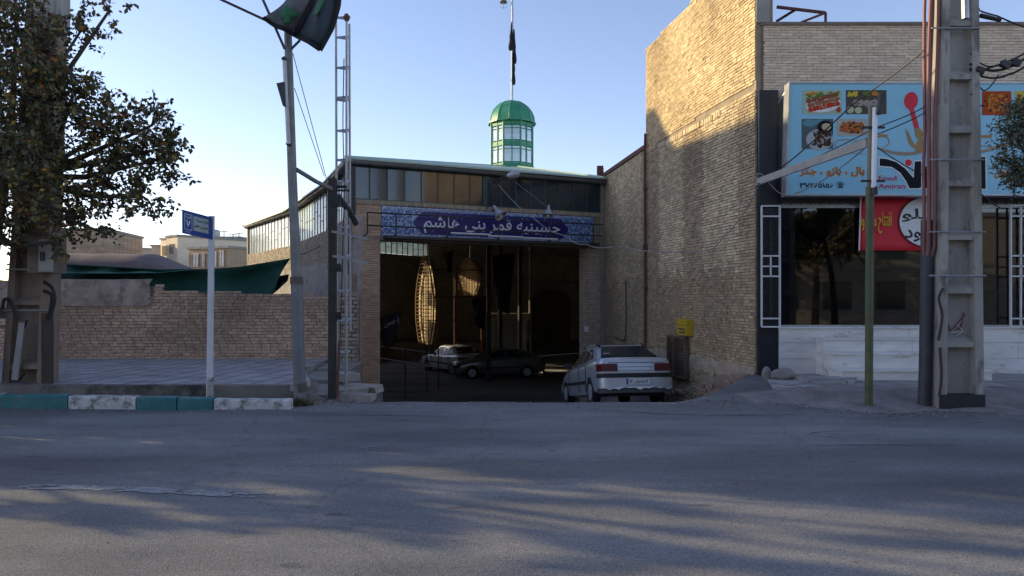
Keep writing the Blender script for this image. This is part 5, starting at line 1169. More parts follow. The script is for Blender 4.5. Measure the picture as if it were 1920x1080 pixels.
# conduits
pink = mat('red_conduit', (.26, .10, .085), .55, .2, 3)
grp = 'cable conduits strapped to the right concrete pole'
for k, (dx, l) in enumerate(((-.19, 'outermost dull red conduit on the left side of the grey concrete pole'), (-.145, 'second red conduit from the left on the grey concrete pole'), (-.10, 'third red conduit from the left on the grey concrete pole'), (-.05, 'red conduit hugging the left edge of the grey concrete pole'))):
    g = M(); P = []
    for i in range(16):
        z = 2.35 + i * (10.8 - 2.35) / 15; P.append((cx(z) - hw(z) + dx * (1 if z > 3 else .9) + (.02 * math.sin(i * .8 + k) if z > 4 else 0), cpb.y - .06 - .05 * (k % 2), z))
    P = [(cx(2.0) - hw(2.0) - .12 + k * .01, cpb.y - .02, 2.0)] + P
    g.tube(P, .024, 7); tag(g.build('conduit', pink, smooth_=60), l, 'conduit', grp)
g = M(); P = [(cpb.x - .44, cpb.y - .02, -.02), (cpb.x - .42, cpb.y - .02, .6), (cx(1.5) - hw(1.5) - .095, cpb.y - .02, 1.5), (cx(2.7) - hw(2.7) - .10, cpb.y - .02, 2.75)]
g.tube(P, .085, 12); tag(g.build('steel_sleeve', mat('sleeve', (.05, .052, .06), .55, .3, 4, dirt=((.13, .06, .04), 4, .62)), smooth_=40), 'thick black steel sleeve pipe left of the grey concrete pole', 'pipe')
g = M(); g.tube([(cx(0) + .37, cpb.y, 0), (cx(3.2) + hw(3.2) + .02, cpb.y, 3.3), (cx(8) + hw(8) + .02, cpb.y, 9)], .03, 8); tag(g.build('steel_pipe', m_rust, smooth_=40), 'thin brown pipe on the right edge of the grey concrete pole', 'pipe')
for i, P in enumerate(([(-.02, 1.0), (.03, 1.35), (-.02, 1.6), (.04, 1.75)], [(.0, .2), (.03, .5), (.0, .9)])):
    wire([(cpb.x - hw(z) + x - .02, cpb.y - .25, z) for x, z in P], .02, ('loop of black cable tied half way up the grey pole' if i == 0 else 'black cable end near the foot of the grey pole'))
# lamp stub at top of pole
g = M(); g.tube([(cpb.x + .02, cpb.y - .24, 5.7), (cpb.x + .01, cpb.y - .28, 5.35 + .25), (cpb.x - .0, cpb.y - .26, 6.6)], .05, 8); tag(g.build('tube_light', m_gal, smooth_=40), 'metal lamp stub hanging high on the grey concrete pole', 'lamp')
# left concrete pole
lb = Vector((W(57, 0, 13).x, 13.0, .15))
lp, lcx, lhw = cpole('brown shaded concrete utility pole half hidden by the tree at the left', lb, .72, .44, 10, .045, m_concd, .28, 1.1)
for z in (1.25, 1.95): g = M(); g.tube([(lcx(z) - lhw(z) - .02, lb.y - .24, .15 + z), (lcx(z) + lhw(z) + .14, lb.y - .24, .15 + z)], .014, 5); g.build('strap', m_wire, lp)
t = thing('meter_cabinet', 'grey metal electrical cabinet strapped to the brown concrete pole', 'cabinet', tuple(W(88, 508, 12.65)))
c = W(86, 480, 12.6); g = M(); g.box(c.x - .25, c.x + .17, 12.5, 12.9, c.z - .29, c.z + .29); g.build('box', mat('cabinet_brown', (.17, .14, .115), .7, .2, 4), t)
g = M(); g.box(c.x - .04, c.x + .19, 12.46, 12.5, c.z - .27, c.z + .27); dr_ = g.build('door', mat('cabinet_door', (.36, .34, .32), .6, .15, 4), t)
g = M(); g.box(c.x - .0, c.x + .07, 12.44, 12.46, c.z - .09, c.z + .06); g.build('latch', m_dark, dr_)
g = M(); g.add([pt(frame((c.x + .03, 12.455, c.z + .14), (1, 0, 0)), *p, .002) for p in ((-.03, 0), (.03, 0), (0, .06))], [(0, 1, 2)]); g.build('warning_triangle', m_dark, dr_)
g = M(); c = W(87, 600, 12.8); g.tube([(c.x + .02, 12.8, .15), (c.x + .02, 12.8, 1.35)], .09, 10); tag(g.build('steel_sleeve', mat('sleeve_brown', (.06, .045, .035), .7), smooth_=40), 'dark sleeve pipe right of the brown concrete pole', 'pipe')
for k, P in enumerate(([(82, 528), (98, 540), (102, 565), (92, 598)], [(82, 545), (96, 552), (97, 570), (90, 600)], [(4, 578), (8, 562), (20, 566), (33, 600)])):
    wire([W(*p, 12.7) for p in P], .03, ('outer thick black cable curving into the sleeve of the brown pole', 'inner thick black cable curving into the sleeve of the brown pole', 'thick black cable looping from the left edge to the brown pole')[k], grp='thick cables on the brown pole')
wire([W(46, 700, 12.75), W(30, 712, 12.75), W(34, 650, 12.75), W(50, 600, 12.75)], .022, 'black cable hanging down the front of the brown concrete pole')
g = M(); g.bar(W(28, 712, 12.7), W(42, 605, 12.75), .1, .04, up=(0, 1, 0)); tag(g.build('board', m_wire), 'pale narrow board leaning on the brown concrete pole', 'board')
g = M(); g.bar(W(-60, 583, 12.9), W(30, 588, 12.9), .12, .18); tag(g.build('crossbar', m_concd), 'short concrete beam joining the brown pole from the left', 'beam')
for px, py in ((88, 40), ): g = M(); g.bar(W(78, 18, 12.6), W(122, 44, 12.4), .07, .07); tag(g.build('crossarm', m_rust), 'rusty crossarm sticking out of the tree near the pole top', 'crossarm')
g = M(); g.prism([W(62, -40, 12.5), W(112, -40, 12.5), W(112, 55, 12.5), W(64, 60, 12.5)], (0, .3, 0)); tag(g.build('transformer_box', m_conc), 'pale box fixed high on the brown concrete pole', 'box')

# ------------------------------------------------------------------ sign pole
t = thing('street_sign', 'blue street name sign on a flaking white pole', 'street sign', tuple(W(394, 747, 11.4) * 1.0))
g = M(); g.tube([W(393, 755, 11.4), W(397, 405, 11.4)], [.052, .045], 12); g.build('pole', mat('flaking_white', (.60, .60, .61), .6, .1, 5, .1, dirt=((.16, .14, .12), 4, .66)), t, smooth_=40)
g = M(); g.tube([W(393, 757, 11.4), W(394, 738, 11.4), W(394, 708, 11.4)], [.056, .055, .052], 12); g.build('pole_foot', mat('flaked_foot', (.42, .40, .38), .8, .2, 8, .5, 40, dirt=((.06, .045, .035), 9, .5)), t, smooth_=40)
A = W(343, 393, 10.62); B = W(399, 408, 11.36); wd2 = (B - A); wd2.z = 0; Ls = wd2.length; wd2.normalize(); sf = (Vector((A.x, A.y, A.z)), wd2, Vector((0, 0, 1)), Vector((wd2.y, -wd2.x, 0)))
if sf[3].y > 0 and sf[3].x < 0: pass
if (Vector((0, 0, CH)) - A).dot(sf[3]) < 0: sf = (sf[0], sf[1], sf[2], -sf[3])
dzs = B.z - A.z; Hs = -.335
zd_ = Vector((0, 0, 1)); xs_ = (wd2 * Ls + Vector((0, 0, dzs))) .normalized(); sf = (A, xs_, zd_, sf[3])
g = M(); g.prism([pt(sf, 0, 0), pt(sf, Ls, 0), pt(sf, Ls, Hs), pt(sf, 0, Hs)], sf[3] * -.015); pn = g.build('sign_panel', mat('sign_blue', (.02, .06, .26), .4, .1, 3), t)
def sflat(P, m, d, nm): g = M(); flat(g, sf, P, d); return g.build(nm, m, pn, fix=False)
sflat([(Ls * .33, -.05), (Ls * .84, -.05), (Ls * .84, -.265), (Ls * .33, -.265)], mat('sign_grey', (.36, .42, .40), .5), .003, 'name_field')
for P in ([(.03, -.045), (Ls * .29, -.045), (Ls * .29, -.053), (.03, -.053)], [(.03, -.265), (Ls * .29, -.265), (Ls * .29, -.273), (.03, -.273)], [(.03, -.045), (.04, -.045), (.04, -.273), (.03, -.273)], [(Ls * .29 - .01, -.045), (Ls * .29, -.045), (Ls * .29, -.273), (Ls * .29 - .01, -.273)]): sflat(P, whi, .003, 'border_line')
text('۷', sf, Ls * .16, -.19, whi, pn, width=.1, height=.12, bold=.03, d=.005); text(fa('کوچه'), sf, Ls * .16, -.09, whi, pn, width=.15, height=.05, d=.005, bold=.01)
text(fa('کوچه حسینیه'), sf, Ls * .62, -.105, m_black, pn, width=.30, height=.06, bold=.02, d=.006); text(fa('قمر بنی هاشم'), sf, Ls * .58, -.195, m_black, pn, width=.34, height=.07, bold=.02, d=.006)
sflat([(.04, -.30), (.16, -.30), (.16, -.306), (.04, -.306)], whi, .003, 'border_line')
# ------------------------------------------------------------------ steel lamp post with flag
t = thing('steel_lamp_post', 'old grey steel post leaning slightly, with peeling paint and tube light', 'lamp post', tuple(W(562, 752, 11.3)))
mat('rusty_grey', (.11, .09, .08), .8, .35, 9, .3)
peel = mat('peeling_paint', (.16, .165, .175), .6, .2, 5, .2, 30, dirt=((.42, .45, .48), 3.5, .60), stretch=(1, 1, .4))
g = M(); g.tube([W(563, 760, 11.3), W(556, 525, 11.3)], [.092, .088], 14); g.build('lower_shaft', peel, t, smooth_=40)
g = M(); g.tube([W(556, 528, 11.3), W(548, 330, 11.3), W(540, 62, 11.3)], [.078, .07, .058], 12); g.build('upper_shaft', m_steel, t, smooth_=40)
for a_, b_ in (((556, 533), (556, 519)), ((565, 735), (563, 718))): g = M(); g.tube([W(*a_, 11.3), W(*b_, 11.3)], .097, 12); g.build('collar', MATS['rusty_grey'], t)
g = M(); g.tube([W(533, 112, 11.15), W(541, 270, 11.15)], .03, 8); tl_ = g.build('tube_light', m_gal, t, smooth_=40)
g = M(); g.tube([W(531, 108, 11.15), W(535, 114, 11.15)], .035, 8); g.tube([W(538, 268, 11.15), W(545, 272, 11.2)], .03, 6); g.build('tube_holder', m_dark, tl_)
g = M(); g.prism([W(518, 156, 11.1), W(533, 153, 11.1), W(534, 200, 11.1), W(530, 198, 11.1)], (0, .05, 0)); g.build('shade_fin', m_dark, t)
g = M()
for a, b in (((412, -2), (520, 48)), ((480, -30), (534, 92)), ((546, 92), (562, 76))): g.tube([W(*a, 11.1), W(*b, 11.15)], .02, 6)
g.build('flag_strut', m_dark, t)
g = M(); g.tube([W(556, 318, 11.3), W(592, 340, 11.7), W(625, 356, 12.1)], .035, 8); tag(g.build('link_pipe', m_steel, smooth_=40), 'short pipe bracing the leaning post to the square black post', 'pipe')
# flags: two sewn pieces
fdk = mat('flag_navy', (.025, .04, .055), .75, .2, 5); fgr = mat('flag_grey', (.11, .12, .125), .75, .2, 5); fge = mat('flag_green', (.02, .12, .05), .75, .2, 6)
fl1 = thing('flag', 'big dark blue and grey flag with green motifs flying above the leaning post', 'flag', tuple(W(560, 60, 11)))
def fpatch(nm, pts, m, dd):
    g = M(); P = [W(px, py, 11.0 + dd + .12 * math.sin(px * .06)) for px, py in pts]; 
    bm = bmesh.new(); vs = [bm.verts.new(p) for p in P]; bm.faces.new(vs); bmesh.ops.triangulate(bm, faces=bm.faces); 
    bmesh.ops.subdivide_edges(bm, edges=bm.edges, cuts=4, use_grid_fill=True)
    for v in bm.verts: px = 960 + v.co.x / v.co.y * F; py = HOR - (v.co.z - CH) / v.co.y * F; v.co.y += .05 * math.sin(px * .11 + py * .05)
    bm.normal_update(); bm.verts.index_update(); g.add([v.co.copy() for v in bm.verts], [tuple(v.index for v in f.verts) for f in bm.faces]); bm.free()
    o = g.build(nm, m, fl1, smooth_=80, fix=False); md = o.modifiers.new('s', 'SOLIDIFY'); md.thickness = .006; return o
fpatch('grey_half', [(494, 34), (530, 4), (560, -30), (600, -30), (576, 15), (552, 58), (520, 48)], fgr, 0)
fpatch('blue_half', [(552, 60), (576, 14), (600, -30), (640, -30), (634, 8), (622, 52), (600, 90), (575, 76)], fdk, -.02)
fpatch('border', [(491, 36), (497, 31), (522, 46), (556, 60), (600, 88), (597, 95), (550, 68), (520, 55)], m_cloth_b, -.06)
fpatch('border', [(548, 62), (572, 12), (595, -30), (602, -30), (580, 14), (556, 64)], m_cloth_b, -.07)
fpatch('border', [(598, 92), (618, 52), (630, 8), (634, -30), (642, -30), (637, 10), (625, 55), (602, 95)], m_cloth_b, -.07)
fpatch('green_motif', [(528, 20), (538, 8), (548, 20), (558, 22), (558, 32), (548, 34), (546, 46), (534, 46), (534, 34), (525, 32), (525, 24)], fge, -.09)
fpatch('green_motif', [(590, 18), (600, -4), (612, -4), (606, 14), (596, 30), (588, 28)], fge, -.1)
for k, (a, b) in enumerate((((549, 100), (612, 335)), ((552, 165), (608, 330)))):
    wire([W(*a, 11.3), W(*b, 12)], .006, ('upper thin wire slanting from the leaning post to the square post', 'lower thin wire slanting from the leaning post to the square post')[k], grp='thin guy wires of the leaning post')
# black square post with brackets
t = thing('square_post', 'dark square steel post with pale bracket arms beside the lattice mast', 'post', tuple(W(624, 745, 12.1)))
g = M(); a = W(623, 747, 12.1); b = W(624, 335, 12.1); g.bar(a, b, .115, .115, up=(0, 1, 0)); g.build('shaft', mat('black_brown', (.035, .032, .028), .7, .3, 4, .2), t)
for p0, p1 in (((622, 434), (691, 448)), ((624, 480), (690, 493))):
    g = M(); g.bar(W(*p0, 11.95), W(*p1, 12.0), .035, .04); g.build('bracket_arm', m_wire, t)
for py in (380, 502, 592): g = M(); c = W(633, py, 12.05); g.obox(c, (.09, .1, .12), None, .01); g.build('hinge', m_black, t)
g = M(); g.tube([W(623, 350, 12.1), W(650, 350, 12.2)], .03, 6); g.tube([W(623, 357, 12.1), W(655, 357, 12.2)], .02, 6); g.tube([W(632, 366, 12.2), W(655, 395, 12.4), W(668, 420, 12.6)], .05, 6); g.build('stay_pipe', m_dark, t)
# lattice mast
t = thing('lattice_mast', 'slim triangular galvanised lattice mast rising beside the hall', 'mast', tuple(W(643, 745, 12.4)))
for k, (p0, p1, D) in enumerate((((632, 742), (630, 32), 12.5), ((649, 742), (650, 30), 12.35), ((657, 620), (655, 45), 12.65))):
    g = M(); g.tube([W(*p0, D), W(*p1, D)], .02, 6); g.build('leg', m_gal, t)
g = M()
for py in (33, 70, 127, 183, 187, 245, 300, 340, 385, 425, 480, 545, 600, 660, 700):
    a, b, c = W(631, py, 12.5), W(650, py + 3, 12.35), W(656, py - 2, 12.65)
    for u, v in ((a, b), (b, c), (c, a)): g.tube([u, v], .016, 4)
g.build('crossbar', m_gal, t)
g = M(); g.lathe([(.03, -.06), (.06, 0), (.03, .06)], W(650, 33, 12.35), 8); g.build('pulley', m_rust, t)
wire([W(645, 110, 12.5), W(643, 230, 12.5), W(645, 360, 12.5), W(640, 560, 12.5), W(634, 745, 12.2)], .009, 'thin dark rope hanging inside the lattice mast')
g = M(); a = W(628, 748, 12.0); g.tube([W(632, 745, 11.9), W(636, 640, 12.1)], .02, 6); tag(g.build('rod', m_rust), 'thin rusty rod standing against the mast foot', 'rod')
g = M(); g.bar(hp(0, -1.3, .1) + Vector((-.12, 0, 0)), hp(0, 5.3, .1) + Vector((-.12, 0, 0)), .12, .12, up=(0, 1, 0)); g.build('downpipe', m_dark, hall)

# ------------------------------------------------------------------ green-grey lamp post on the right
t = thing('olive_lamp_post', 'slim olive green post with a vertical tube light in front of the billboard', 'lamp post', tuple(W(1629, 765, 10.9)))
g = M(); g.tube([W(1629, 766, 10.9), W(1631, 350, 10.9)], .056, 12); g.build('lower_shaft', m_gsteel, t, smooth_=40)
g = M(); g.tube([W(1631, 352, 10.9), W(1634, 198, 10.9)], .043, 12); g.build('upper_shaft', mat('drab_paint', (.19, .18, .12), .6, .2, 5), t, smooth_=40)
g = M(); g.tube([W(1638, 352, 10.8), W(1641, 202, 10.8)], .036, 12); tt = g.build('tube_light', mat('tube_glass', (.75, .78, .80), .25, .05, 4, coat=.5), t, smooth_=40)
g = M(); g.tube([W(1647, 214, 10.75), W(1655, 175, 10.75)], [.035, .055], 10); g.tube([W(1640, 365, 10.8), W(1640, 350, 10.8)], .042, 8); g.build('end_cap', m_dark, tt, smooth_=40)
for py in (240, 340): g = M(); c = W(1628, py, 10.85); g.box(c.x - .12, c.x + .22, 10.8, 10.83, c.z - .015, c.z + .015); g.build('clamp', m_black, t)
t = thing('timber_arm', 'long pale bar reaching from the shop corner to the olive post', 'bar', tuple(W(1420, 345, 14.2)))
g = M(); g.bar(W(1418, 342, 14.3), W(1625, 268, 11.0), .04, .13); g.build('bar', mat('pale_bar', (.36, .34, .30), .7, .2, 4), t)
# wires on the right
for k, (P, r) in enumerate((([W(1732, 94, 10.8), W(1600, 195, 12), W(1470, 310, 13.5), W(1420, 345, 14.2)], .012), ([W(1736, 198, 10.8), W(1640, 240, 11.5), W(1475, 318, 13.6), W(1420, 345, 14.40)], .009),
        ([W(1736, 210, 10.8), W(1600, 268, 11.8), W(1440, 338, 14.2)], .009), ([W(1640, 272, 10.8), W(1735, 330, 10.9)], .008))):
    wire(P, r, ('highest black cable slanting from the conduits down to the shop corner', 'middle black wire crossing the billboard toward the shop corner', 'lowest black wire crossing the billboard toward the shop corner', 'short black wire between the olive post and the concrete pole')[k], grp='wires strung across the billboard', sag=.03)
wire([W(1416, 350, 14.3), W(1425, 325, 14.2), W(1470, 365, 14.1), W(1540, 340, 13.5), W(1620, 280, 11.2)], .01, 'pale loose cable drooping below the long bar', m_wire)
bundle = [([(1818, 120), (1870, 132), (1925, 108)], .02, 'upper thick strand of the cable bundle right of the concrete pole'), ([(1818, 132), (1865, 124), (1925, 98)], .014, 'highest strand of the cable bundle right of the concrete pole'), ([(1818, 128), (1850, 145), (1890, 140), (1925, 122)], .016, 'lowest strand of the cable bundle right of the concrete pole'),
          ([(1820, 100), (1845, 122), (1870, 122)], .012, 'short strand joining the cable bundle from above'), ([(1822, 142), (1835, 160), (1850, 168), (1872, 140)], .01, 'hanging loop below the cable bundle'), ([(1820, 176), (1832, 180), (1832, 194), (1845, 198)], .012, 'curly cable end beside the concrete pole over the billboard'), ([(1838, 20), (1870, 30), (1925, 52)], .012, 'overhead wire at the upper right corner of the sky'), ([(1822, 345), (1850, 372), (1880, 392)], .01, 'thin wire below the billboard right of the concrete pole')]
for P, r, l in bundle: wire([W(*p, 10.8) for p in P], r, l, grp='loose cables right of the concrete pole', sag=.01)
g = M(); g.tube([W(1838, 29, 10.8), W(1876, 38, 10.8)], [.035, .03], 8); g.lathe([(.03, -.01), (.045, 0), (.03, .01)], W(1832, 18, 10.8), 10, 'Y'); tag(g.build('insulator', m_black, smooth_=40), 'black cable clamp on the wire at upper right', 'insulator')
for i, (px, py) in enumerate(((1838, 131), (1885, 122), (1905, 118))):
    g = M(); g.obox(W(px, py, 10.78), (.12, .08, .09), Matrix.Rotation(R(20), 3, 'Y'), .015); tag(g.build('cable_clamp', m_black), ('clamp nearest the concrete pole on the cable bundle', 'middle clamp on the cable bundle right of the concrete pole', 'clamp nearest the photo edge on the cable bundle')[i], 'clamp', 'clamps on the cable bundle')

# ------------------------------------------------------------------ trees
def leafy(g, p, dr_, sz, cols):
    a = dr_.normalized(); s = a.cross(Vector((random.gauss(0, 1), random.gauss(0, 1), random.gauss(0, 1)))).normalized(); n_ = a.cross(s)
    k = random.uniform(.6, 1.35); c = random.choice(cols); g.col = tuple(q * k for q in c); w_ = sz * .30
    g.add([p, p + a * sz * .45 + s * w_ + n_ * sz * .08, p + a * sz, p + a * sz * .45 - s * w_ + n_ * sz * .08], [(0, 1, 2, 3)])
def tree(name, label, base, trunk_pts, r0, blobs_, ntw, nlf, sz, cols, grp=None, cat='tree', droop=.5, tl=.6):
    t = thing(name, label, cat, tuple(base), grp); g = M(); tp = [Vector(p) for p in trunk_pts]
    g.tube(tp, [lerp(r0, r0 * .5, i / (len(tp) - 1)) for i in range(len(tp))], 10)
    top = tp[-1]; lg = M()
    tot = sum(b[1] ** 2 * b[2] for b in blobs_)
    for c, r, wgt in blobs_:
        c = Vector(c); st_ = tp[-1] if (tp[-1] - c).length < (tp[-2] - c).length else tp[-2]; mid = st_.lerp(c, .5) + Vector((random.gauss(0, .15), random.gauss(0, .15), -.15))
        g.tube([st_, mid, c], [r0 * .42, r0 * .28, r0 * .12], 6)
        for i in range(int(ntw * r * r * wgt / tot)):
            q = Vector((random.gauss(0, 1), random.gauss(0, 1), random.gauss(0, 1))).normalized(); rad = r * random.uniform(.25, 1.02); p0 = c + q * rad * .55
            d = (q + Vector((random.gauss(0, .5), random.gauss(0, .5), random.gauss(0, .35) + .15))).normalized(); L_ = tl * random.uniform(.5, 1.2) * min(1, r); P = []; p = p0; nseg = 5
            for k in range(nseg + 1):
                P.append(p.copy()); p = p + d * L_ / nseg; d = (d + Vector((0, 0, -.10 * droop))).normalized()
            if i % 2 == 0: g.tube(P, [.008, .007, .006, .005, .004, .003], 3, False)
            if i % 7 == 0: g.tube([c, c.lerp(p0, .6) + Vector((0, 0, .05)), p0], [.02, .015, .009], 4, False)
            for j in range(nlf):
                f_ = random.random() ** .8 * nseg; k = min(int(f_), nseg - 1); pp = P[k].lerp(P[k + 1], f_ - k) + Vector((random.gauss(0, .03), random.gauss(0, .03), random.gauss(0, .03)))
                leafy(lg, pp, Vector((random.gauss(0, .8), random.gauss(0, .8), -droop + random.gauss(0, .5))), sz * random.uniform(.65, 1.25), cols)
    g.build('trunk', m_bark, t, smooth_=60)
    lg.build('crown', m_leaf, t, fix=False); return t
LC1 = [(.105, .110, .045), (.085, .095, .045), (.135, .115, .045), (.125, .085, .05), (.065, .075, .04)] * 3 + [(.30, .20, .03), (.34, .13, .025), (.16, .16, .04)]
def B_(px, py, rp_, D, wgt=1.): return (W(px, py, D), rp_ / F * D, wgt)
base = W(-30, 715, 12.6); base.z = .15
random.seed(11)
tree('street_tree', 'leafy street tree with some yellow leaves at the left photo edge', base, [base, W(-25, 560, 12.6), W(-12, 440, 12.5), W(10, 330, 12.4)], .17,
     [B_(-40, 60, 120, 12.4), B_(30, 40, 95, 11.8, .8), B_(40, 180, 120, 11.6), B_(-40, 250, 130, 12.4), B_(140, 170, 85, 12, .9), B_(150, 60, 60, 12.2, .5), B_(205, 20, 45, 12.2, .35), B_(60, 310, 110, 11.5), B_(200, 250, 95, 12.2), B_(285, 235, 60, 12, .8), B_(295, 300, 70, 12.1, .9), B_(200, 345, 85, 12.3, .9), B_(130, 400, 70, 12, .75), B_(270, 370, 60, 12, .6), B_(20, 420, 80, 12.2, .8), B_(190, 435, 45, 11.9, .35), B_(320, 275, 45, 12.2, .9), B_(120, 450, 40, 11.9, .5), B_(-80, 420, 80, 12.8)],
     1250, 15, .094, LC1, droop=.55)
OL = [(.10, .12, .07), (.13, .14, .09), (.08, .10, .055), (.15, .155, .11)]
base = W(2010, 765, 10.6); base.z = .1
tree('olive_tree', 'feathery grey green olive tree at the right photo edge', base, [base, W(2010, 600, 10.6), W(2000, 480, 10.6), W(1990, 360, 10.5)], .1,
     [B_(1925, 220, 60, 10.4), B_(1905, 260, 50, 10.3, .9), B_(1920, 320, 48, 10.4, .9), B_(1885, 300, 35, 10.3, .5), B_(1975, 200, 75, 10.6), B_(1990, 300, 80, 10.6), B_(1955, 380, 40, 10.4, .5), B_(1900, 340, 30, 10.3, .6)],
     420, 22, .05, OL, droop=.1, tl=.45)
# unseen trees with crowns shaped to streak the road with shade, and those across the street
def offtree(x, y, h, r, label, nt_=260):
    b = Vector((x, y, 0)); bl = [(b + Vector((random.gauss(0, r * .5), random.gauss(0, r * .6), h * random.uniform(.5, 1.05))), r * random.uniform(.22, .42), 1) for _ in range(17)]
    tree('street_tree', label, b, [b, b + Vector((.1, 0, h * .3)), b + Vector((0, .1, h * .5))], .2, bl, nt_, 20, .2, LC1, 'trees along the street outside the photo', tl=.9)
random.seed(5)
def streak(label, x, ty, bl, ntw, h0=1.6):
    b = Vector((x, ty, 0)); tree('street_tree', label, b, [b, b + Vector((0, .05, h0)), b + Vector((.05, 0, h0 + 1))], .16, [(Vector((x + random.uniform(-.3, .3), y, z)), r_, w_) for y, z, r_, w_ in bl], ntw, 20, .16, LC1, 'trees along the street outside the photo', tl=.7)
streak('broad unseen street tree shaped to shade the road, left of the photo nearest the kerb', -13.5, 10.6,
    [(11.3, 1.9, .8, 2.5), (12.3, 2.0, .9, 2.5), (10.4, 1.9, .7, 2.5), (13.2, 2.4, .9, 2.5), (12.6, 1.2, .8, 2.5), (11.5, 1.0, .7, 2.5), (8.6, 2.5, .5, 2), (9.0, 2.1, .5, 2), (8.45, 3.1, .4, 2), (9.5, 2.9, .55, 2), (10.0, 2.6, .7, 2), (10.6, 3.0, .7, 2), (9.2, 3.6, .5, 2), (10.3, 3.5, .6, 2), (8.9, 4.3, .40, 1.2), (8.75, 4.9, .35, 1), (9.0, 5.5, .35, 1), (9.75, 4.9, .28, 1.2), (10.1, 4.3, .3, 1.2), (10.4, 5.1, .33, 1.2), (9.9, 5.6, .28, 1), (9.5, 4.5, .2, 1),  # low foliage clumps added to block sun from the left of the road
     (11.2, 4.2, .75, 2), (11.3, 5.1, .7, 2), (11.0, 5.9, .6, 1.5), (11.6, 3.2, .8, 2), (12.2, 4.6, .9, 2), (12.2, 5.8, .8, 2), (12.6, 3.4, .9, 2), (13.2, 5.2, .8, 2)], 1250)
streak('second unseen street tree shaped to shade the road, left of the photo', -18.5, 14.6, [(14.0, 4.6, .8, 2), (14.4, 4.2, 1, 2), (15.2, 5, 1, 2), (14.0, 5.8, .7, 2), (14.8, 6.4, .9, 2), (14.4, 3.2, .9, 2), (15.4, 3.6, .9, 2)], 320)
offtree(3, -6.5, 6.5, 2.6, 'dense added tree across the street straight behind the viewer', 500)  # added so its reflection breaks up the shop glass
offtree(15, -8, 7.5, 3.0, 'wide added tree across the street far behind the viewer on the right', 500)  # second tree added to break up the shop glass reflections
offtree(-9, -9, 7, 2.6, 'tree across the street behind the viewer on the left')
offtree(9, -9.5, 8, 2.8, 'tree across the street behind the viewer on the right')

# ------------------------------------------------------------------ buildings outside the frame: added shade casters, houses opposite
def block(name, label, x0, x1, y0, y1, h, m, wins, grp=None, face='+y'):
    t = thing(name, label, 'building', ((x0 + x1) / 2, (y0 + y1) / 2, 0), grp)
    g = M(); g.box(x0, x1, y0, y1, -.2, h); g.build('wall', m, t)
    g = M(); g.box(x0 - .1, x1 + .1, y0 - .1, y1 + .1, h, h + .25); g.build('roof', m_cement, t)
    for (u, z, ww, hh) in wins:
        g = M()
        if face == '+y': g.box(x0 + u, x0 + u + ww, y1 - .02, y1 + .03, z, z + hh)
        elif face == '-y': g.box(x0 + u, x0 + u + ww, y0 - .03, y0 + .02, z, z + hh)
        else: g.box(x1 - .02, x1 + .03, y0 + u, y0 + u + ww, z, z + hh)
        g.build('window', dglass, t)
m_far = mat('cream_render', (.46, .38, .28), .9, .12, 1.2); m_far2 = mat('buff_brick', (.40, .30, .20), .9, .15, 1.5); m_far3 = mat('orange_render', (.42, .24, .12), .9, .12, 1.5)
block('shade_block', 'added unseen four storey brick block left of the photo that shades the street', -25, -20.6, 15.0, 27.8, 12.45, m_far2, [(1 + k * 3, z, 1.4, 1.5) for k in range(4) for z in (1.2, 4.4, 7.6, 10.4)], face='+x')  # unseen block, sized so its shadow line falls on the tall wall
block('shade_block', 'added unseen taller rendered block shading the low wall, behind the brick one left of the photo', -38, -23.6, 28.1, 34.0, 14.6, m_far, [(1 + k * 2.2, z, 1.2, 1.5) for k in range(2) for z in (1.2, 4.4, 7.6, 10.8)], face='+x')  # unseen block added to shade the low brick wall
block('shade_block', 'added unseen lower rendered block shading the hall side, farthest back left of the photo', -44, -27.5, 34.3, 38.6, 9.9, m_far, [], face='+x')  # unseen block added to keep sun off the lower hall side
block('street_house', 'cream house across the street behind the viewer', -16, -2, -22, -13, 7, m_far, [(1 + k * 3, z, 1.6, 1.6) for k in range(4) for z in (1, 4.2)])
block('street_house', 'orange rendered house across the street behind the viewer', -1.5, 7, -22, -13.5, 6.5, m_far3, [(1 + k * 2.6, z, 1.5, 1.6) for k in range(3) for z in (1, 4.2)])
block('street_house', 'low buff house across the street behind the viewer on the right', 7.5, 34, -22, -13, 6.2, m_far, [(1 + k * 3, z, 1.6, 1.6) for k in range(5) for z in (1, 3.8)])

